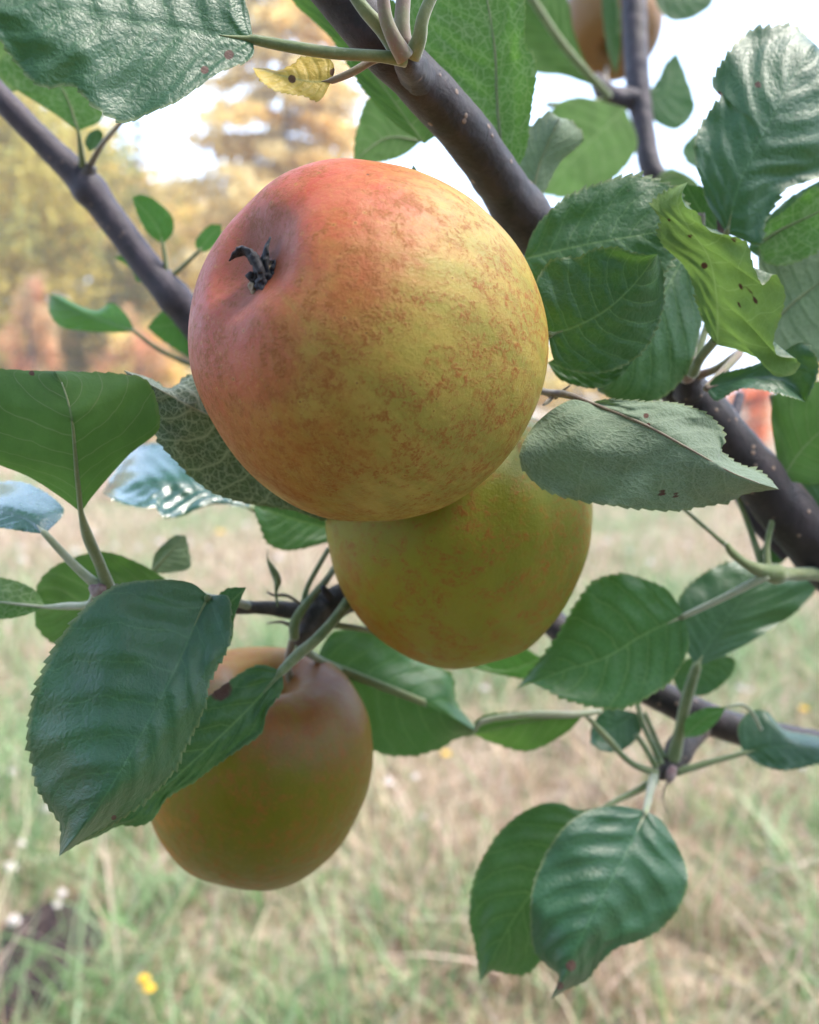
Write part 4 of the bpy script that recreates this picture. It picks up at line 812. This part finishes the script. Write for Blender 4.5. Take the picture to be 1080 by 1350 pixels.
# flowers and seed heads
M['fl_yellow'] = stem_mat('petal_yellow', (0.80, 0.48, 0.02), (0.85, 0.58, 0.03), fuzz=0.1)
M['fl_white'] = stem_mat('head_white', (0.58, 0.50, 0.47), (0.70, 0.63, 0.58), fuzz=0.3)
M['fl_stem'] = stem_mat('flower_stem', (0.20, 0.27, 0.09), (0.30, 0.30, 0.14))
def flower_mesh(r, n_pet, rows, tilt0):
    parts = []
    for k in range(rows):
        for q in range(n_pet - 3 * k):
            a_ = 2 * math.pi * (q + 0.5 * k) / (n_pet - 3 * k); el = tilt0 + k * (1.25 - tilt0) / max(1, rows)
            dx, dy = math.cos(a_), math.sin(a_); L = r * (1 - 0.22 * k)
            c = np.array([dx * math.cos(el) * L, dy * math.cos(el) * L, math.sin(el) * L]); sd_ = np.array([-dy, dx, 0]) * r * 0.2
            up = np.array([0, 0, 0.0004 * k])
            parts.append((np.array([up - sd_ * 0.3, up + sd_ * 0.3, c * 0.75 + sd_, c + up, c * 0.75 - sd_]), np.array([[0, 1, 2, 4], [4, 2, 3, 3]])))
    V, F = merge(parts)
    return V, F
def make_flower(name, px, py, r, hgt, mt, label, cat, group, rows=3, npet=16, tilt=0.1):
    g = ground_pt(px, py)                          # where the ray of its head meets the ground; step back to the head's height
    k = 1 - hgt / CAM_H
    hd = CAMP + (g - CAMP) * k; g = Vector((hd.x, hd.y, 0))
    root = empty(name, g, label, cat, group)
    V, F = flower_mesh(r, npet, rows, tilt)
    F3 = np.concatenate([F[0::2][:, [0, 1, 2]], F[0::2][:, [0, 2, 3]], F[1::2][:, :3]])
    mesh_np('flower_head', V + np.array(hd[:]), F3, M[mt], root, smooth=False)
    tv, tf_ = tube([g, (g + hd) / 2 + Vector((0.004, 0.002, 0)), hd], [0.0013, 0.001, 0.001], n=8, seg=6)
    mesh_np('stem', tv, tf_, M['fl_stem'], root)
    return root
YG = 'yellow meadow flowers'; rnd_ = random.Random(4)
for (px, py, r_, lb) in ((190, 1291, 0.011, 'yellow flower in the grass near the bottom left'), (197, 1303, 0.011, 'yellow flower just below its twin near the bottom left'), (588, 994, 0.014, 'yellow flower in the grass below the leaf between the lower apples'),
                         (236, 1062, 0.014, 'yellow flower in the grass beside the lowest apple'), (1060, 935, 0.015, 'yellow flower near the right edge'), (290, 702, 0.04, 'faint yellow flower far off at left')):
    make_flower('yellow_flower', px, py, r_, 0.12, 'fl_yellow', lb, 'flower', YG)
WG = 'white seed heads scattered through the meadow'
whites = [(990, 908, .026), (548, 1022, .020), (20, 1015, .022), (60, 1062, .02), (80, 1175, .016), (75, 1190, .014), (30, 1110, .02), (20, 1210, .014), (97, 725, .06), (150, 718, .06), (30, 735, .05), (120, 700, .06), (230, 700, .05), (210, 712, .04),
          (250, 715, .05), (275, 722, .045), (365, 733, .045), (60, 715, .05), (510, 1028, .018), (1000, 730, .04), (830, 725, .06), (800, 712, .05), (860, 740, .04), (905, 718, .05), (980, 905, .018), (455, 1060, .014), (560, 1075, .014), (180, 720, .05), (325, 690, .06), (25, 660 + 60, .05), (15, 1140, .016), (640, 905, .02), (1055, 1010, .016)]
for (px, py, r_) in whites:
    dist = (ground_pt(px, py) - CAMP).length
    make_flower('seed_head', px + rnd_.uniform(-3, 3), py, min(r_, 0.0045 * dist + 0.006) * rnd_.uniform(0.6, 1.1), 0.10, 'fl_white', 'small fluffy white seed head on a thin stem in the dry meadow', 'seed head', WG, rows=5, npet=18, tilt=-0.6)
# dark mole hill at the lower left
gm = ground_pt(48, 1262)
n_ = 48; V = []
for a_i in range(n_):
    for r_i in range(14):
        t = 2 * math.pi * a_i / n_; rr = r_i / 13 * 0.13
        x, y = gm.x + rr * math.cos(t), gm.y + rr * 1.5 * math.sin(t)
        z = 0.05 * math.cos(r_i / 13 * math.pi / 2) ** 1.2 + 0.022 * mnoise.noise(Vector((x * 45, y * 45, 0))) + 0.012 * mnoise.noise(Vector((x * 110, y * 110, 4)))
        V.append((x, y, (z if r_i < 13 else -0.02) + float(gz(x, y))))
i, j = np.meshgrid(np.arange(n_), np.arange(13), indexing='ij')
F = np.stack([i * 14 + j, i * 14 + j + 1, ((i + 1) % n_) * 14 + j + 1, ((i + 1) % n_) * 14 + j], -1).reshape(-1, 4)
s = NT('dark_earth'); o_ = s.obj()
M['earth'] = s.done(s.pbr(s.mix(s.ramp(s.noise(o_, 60, 5, 0.7), 0.35, 0.65), (0.020, 0.014, 0.018), (0.085, 0.06, 0.055)), 0.95, 0.2, s.bump(s.noise(o_, 120, 5, 0.7), 1.0, 0.01)))
tag(mesh_np('mole_hill', V, F, M['earth'], origin=(gm.x, gm.y, 0)), 'dark crumbly mound of bare earth in the grass at lower left', 'mole hill')

# ================================================================ TREES BEYOND THE MEADOW
M['crown'] = attr_mat('autumn_foliage', rough=0.6, tf=0.5, spec=0.25, var=0.2, scale=3)
M['trunk'] = bark_mat('tree_trunk', (0.08, 0.06, 0.05), (0.20, 0.15, 0.11), lent=0)
def quads(C, size, cols, rng_):
    n = len(C)
    a = rng_.normal(size=(n, 3)); a /= np.linalg.norm(a, axis=1)[:, None]
    b = rng_.normal(size=(n, 3)); b -= a * (a * b).sum(1)[:, None]; b /= np.linalg.norm(b, axis=1)[:, None]
    s_ = size[:, None] if hasattr(size, '__len__') else size
    V = np.stack([C - a * s_, C + b * s_ * 0.6, C + a * s_, C - b * s_ * 0.6], 1).reshape(-1, 3)
    F = np.arange(4 * n).reshape(-1, 4)
    return V, F, np.repeat(cols, 4, 0)
def broad_tree(name, px, dist, top_px, halfw_px, label, cat, pal, base_frac=0.12, n=7000, leaf_s=0.13, group=None, seed=1, nclump=70):
    rg = np.random.default_rng(seed)
    x = (px - 540) / FPX * dist; top = CAM_H + (520 - top_px) / FPX * dist; hw = halfw_px / FPX * dist
    root = empty(name, (x, dist, 0), label, cat, group)
    z0 = top * base_frac
    parts = [tube([(x, dist, -0.1), (x + 0.02 * top, dist, top * 0.3), (x - 0.01 * top, dist, top * 0.8)], [top * 0.028, top * 0.02, top * 0.005], n=14, seg=10)]
    cz = (top + z0) / 2; hz = (top - z0) / 2
    cl = []
    while len(cl) < nclump:
        p = rg.uniform(-1, 1, 3)
        rr = np.linalg.norm(p)
        if 0.35 < rr < 1: cl.append(p * (0.96 if rr > 0.8 else 1))
    cl = np.array(cl) * [hw, hw * 0.8, hz] + [x, dist, cz]
    for c in cl[::4]:
        parts.append(tube([(x, dist, max(z0, c[2] - hz * 0.5)), ((x + c[0]) / 2, (dist + c[1]) / 2, c[2] - hz * 0.12), tuple(c)], [top * 0.009, top * 0.005, top * 0.0015], n=8, seg=6))
    v, f = merge(parts); mesh_np('trunk', v, f, M['trunk'], root, origin=(x, dist, 0))
    idx = rg.integers(0, nclump, n)
    C = cl[idx] + rg.normal(size=(n, 3)) * [hw * 0.13, hw * 0.13, hz * 0.10]
    pal = np.array(pal); ck = pal[rg.integers(0, len(pal), nclump)]
    cols = ck[idx] * rg.uniform(0.7, 1.3, (n, 1))
    V, F, cc_ = quads(C, rg.uniform(0.6, 1.3, n) * leaf_s, cols, rg)
    mesh_np('crown', V, F, M['crown'], root, smooth=False, origin=(x, dist, cz), attrs={'col': cc_})
    return root
def conifer(name, px, dist, top_px, halfw_px, label, pal, tiers=26, seed=1, leaf_s=0.12, group=None, dens=16, start=0.06):
    rg = np.random.default_rng(seed)
    x = (px - 540) / FPX * dist; top = CAM_H + (520 - top_px) / FPX * dist; hw = halfw_px / FPX * dist
    root = empty(name, (x, dist, 0), label, 'conifer', group)
    parts = [tube([(x, dist, -0.1), (x, dist, top * 0.5), (x, dist, top)], [top * 0.011, top * 0.006, top * 0.001], n=16, seg=10)]
    C, K = [], []
    pal = np.array(pal)
    for t in range(tiers):
        f = t / (tiers - 1); z = top * (start + (0.985 - start) * f); R_ = hw * (1 - f) ** 0.8 + hw * 0.04
        for b in range(7):
            az = rg.random() * 2 * math.pi; L = R_ * rg.uniform(0.65, 1.15)
            droop = rg.uniform(0.10, 0.28) * L
            p1 = np.array([x + math.cos(az) * L, dist + math.sin(az) * L, z - droop])
            parts.append(tube([(x, dist, z), (x + math.cos(az) * L * .5, dist + math.sin(az) * L * .5, z - droop * 0.2), tuple(p1)], [top * 0.003, top * 0.002, top * 0.0007], n=6, seg=5))
            m_ = int(dens * (1 + 5 * L / hw)); k = rg.random(m_) ** 0.7
            q = np.array([x, dist, z]) * (1 - k[:, None]) + p1 * k[:, None]
            q[:, 2] += droop * 0.3 * np.sin(k * math.pi) - np.abs(rg.normal(0, 0.06 * L + 0.05, m_))
            q[:, :2] += rg.normal(0, 0.10 * L + 0.03, (m_, 2)) * k[:, None]
            C.append(q); K.append(np.repeat(pal[rg.integers(0, len(pal))][None], m_, 0) * rg.uniform(0.75, 1.25, (m_, 1)))
    v, f = merge(parts); mesh_np('trunk', v, f, M['trunk'], root, origin=(x, dist, 0))
    C = np.concatenate(C); K = np.concatenate(K)
    V, F, cc_ = quads(C, rg.uniform(0.6, 1.3, len(C)) * leaf_s, K, rg)
    mesh_np('crown', V, F, M['crown'], root, smooth=False, origin=(x, dist, top / 2), attrs={'col': cc_})
    return root
olive = [(0.56, 0.48, 0.13), (0.66, 0.53, 0.15), (0.46, 0.44, 0.14), (0.74, 0.54, 0.16), (0.38, 0.40, 0.13)]
gold = [(0.80, 0.62, 0.20), (0.78, 0.55, 0.16), (0.84, 0.68, 0.26), (0.68, 0.56, 0.18), (0.78, 0.56, 0.22)]
orng = [(0.70, 0.36, 0.20), (0.66, 0.42, 0.22), (0.62, 0.30, 0.18), (0.66, 0.48, 0.28)]
grn = [(0.14, 0.19, 0.07), (0.20, 0.22, 0.09), (0.25, 0.24, 0.09)]
broad_tree('autumn_tree', -40, 22, 70, 200, 'olive and yellow broadleaf tree filling the left edge', 'tree', olive, seed=3, n=26000, nclump=170, leaf_s=0.12)
broad_tree('autumn_tree', 140, 27, 185, 120, 'yellow-green broadleaf tree behind the slanting branch', 'tree', olive + gold, seed=4, n=15000, nclump=120)
broad_tree('autumn_tree', 270, 30, 265, 85, 'golden broadleaf tree just left of the large apple', 'tree', gold, seed=5, n=11000, nclump=90)
conifer('golden_conifer', 385, 24, -160, 195, 'tall golden conifer with tiered branches above the large apple', [(0.86, 0.68, 0.30), (0.82, 0.60, 0.24), (0.86, 0.72, 0.38), (0.76, 0.60, 0.28)], seed=6, dens=36, leaf_s=0.15, tiers=28)
conifer('spruce', 200, 48, 150, 34, 'slim far spruce spire in the sky gap', [(0.30, 0.27, 0.20), (0.36, 0.3, 0.2)], seed=7, dens=8, leaf_s=0.2)
conifer('spruce', 246, 52, 225, 34, 'short far spruce right of the slim spire', [(0.30, 0.27, 0.20), (0.4, 0.32, 0.2)], seed=8, dens=8, leaf_s=0.2)
broad_tree('autumn_shrub', 48, 15, 372, 42, 'orange shrub under the olive tree at left', 'shrub', orng, seed=9, n=3000, nclump=36, leaf_s=0.055, base_frac=0.05)
broad_tree('autumn_shrub', 190, 16, 400, 60, 'peach coloured shrub left of the large apple', 'shrub', gold + orng, seed=10, n=3500, nclump=40, leaf_s=0.06, base_frac=0.05)
broad_tree('autumn_shrub', 985, 17, 500, 34, 'bright orange shrub seen through the gap in the right leaves', 'shrub', [(0.75, 0.30, 0.13), (0.75, 0.45, 0.25), (0.7, 0.22, 0.08)], seed=11, n=3500, nclump=36, leaf_s=0.05, base_frac=0.03)
broad_tree('autumn_tree', 760, 34, 440, 90, 'pale golden tree low on the horizon right of the large apple', 'tree', gold, seed=12, n=6000, nclump=60, base_frac=0.05)
broad_tree('autumn_tree', 1120, 36, 450, 110, 'olive tree on the horizon at the right edge', 'tree', olive, seed=13, n=6000, nclump=60, base_frac=0.05)
broad_tree('autumn_tree', 520, 38, 430, 120, 'golden tree on the horizon behind the large apple', 'tree', gold, seed=14, n=5000, nclump=50, base_frac=0.05)
broad_tree('hedge', 40, 33, 430, 260, 'dense olive hedge along the far edge of the meadow at left', 'hedge', olive + grn, seed=15, n=16000, nclump=140, base_frac=0.0, leaf_s=0.17)

# ================================================================ UNSEEN APPLE TREE CROWN, added overhead and behind the camera to shade the fruit
rg = np.random.default_rng(21)
T_ = empty('unseen_shade_tree', (1.7, 0.2, 0), 'unseen leafy apple tree crown added overhead and behind the camera for shade', 'tree')
parts = [tube([(1.7, 0.2, -0.1), (1.66, 0.22, 0.7), (1.5, 0.2, 1.5), (1.2, 0.1, 2.3)], [0.09, 0.075, 0.06, 0.03], n=30, seg=16, rough=0.05)]
for q in ((0.2, 0.3, 2.3), (-0.5, -0.2, 2.5), (0.8, 0.7, 2.6), (0.5, -0.9, 2.4), (-0.9, 0.2, 2.4), (1.9, 0.9, 2.5)):
    parts.append(tube([(1.52, 0.2, 1.45), ((1.5 + q[0]) / 2, (0.2 + q[1]) / 2, 2.05), q], [0.035, 0.02, 0.006], n=16, seg=8))
v, f = merge(parts); mesh_np('trunk', v, f, M['bark'], T_, origin=(1.7, 0.2, 0))
cl = np.concatenate([rg.uniform([-2.0, -1.9, 0.6], [2.3, -0.45, 1.75], (150, 3)), rg.uniform([-1.8, -1.9, 1.7], [2.0, -0.4, 2.8], (36, 3)), rg.uniform([-1.4, -0.5, 1.85], [0.3, 0.9, 2.7], (20, 3))])
n = 14000
C = cl[rg.integers(0, len(cl), n)] + rg.normal(0, 0.12, (n, 3))
keep = (C[:, 1] < -0.2) | ((C[:, 2] - CAM_H > 0.18 + np.maximum(C[:, 1], 0) * math.tan(R(27)) + 0.08) & (C[:, 2] > 1.6)) | ((C[:, 0] > 0.65) & (C[:, 1] < 0.45))
C = C[keep & (np.linalg.norm(C - np.array([0, 0, CAM_H]), axis=1) > 0.35)]
V, F, cc_ = quads(C, rg.uniform(0.7, 1.2, len(C)) * 0.042, np.array([[0.05, 0.13, 0.035], [0.03, 0.10, 0.03], [0.07, 0.17, 0.05]])[rg.integers(0, 3, len(C))], rg)
M['shade_canopy'] = attr_mat('shade_foliage', rough=0.45, tf=0.35, spec=0.4)  # foliage of the unseen crown that is added to cut the light
mesh_np('crown', V, F, M['shade_canopy'], T_, smooth=False, origin=(0.3, 0, 2.3), attrs={'col': cc_})

# ================================================================ AIR
s = NT('air'); vp = s.n('ShaderNodeVolumePrincipled')
vp.inputs['Color'].default_value = (0.93, 0.95, 1.0, 1); vp.inputs['Density'].default_value = 0.0035; vp.inputs['Anisotropy'].default_value = 0.2
s.t.links.new(vp.outputs[0], s.out.inputs['Volume'])
x0, x1, y0, y1, z0, z1 = -410, 410, -62, 705, -1.2, 17.5
V = [(x, y, z) for x in (x0, x1) for y in (y0, y1) for z in (z0, z1)]
F = [(0, 1, 3, 2), (4, 6, 7, 5), (0, 4, 5, 1), (2, 3, 7, 6), (0, 2, 6, 4), (1, 5, 7, 3)]
tag(mesh_np('haze', V, F, s.m, smooth=False, origin=(0, 0, 0)), kind='stuff')
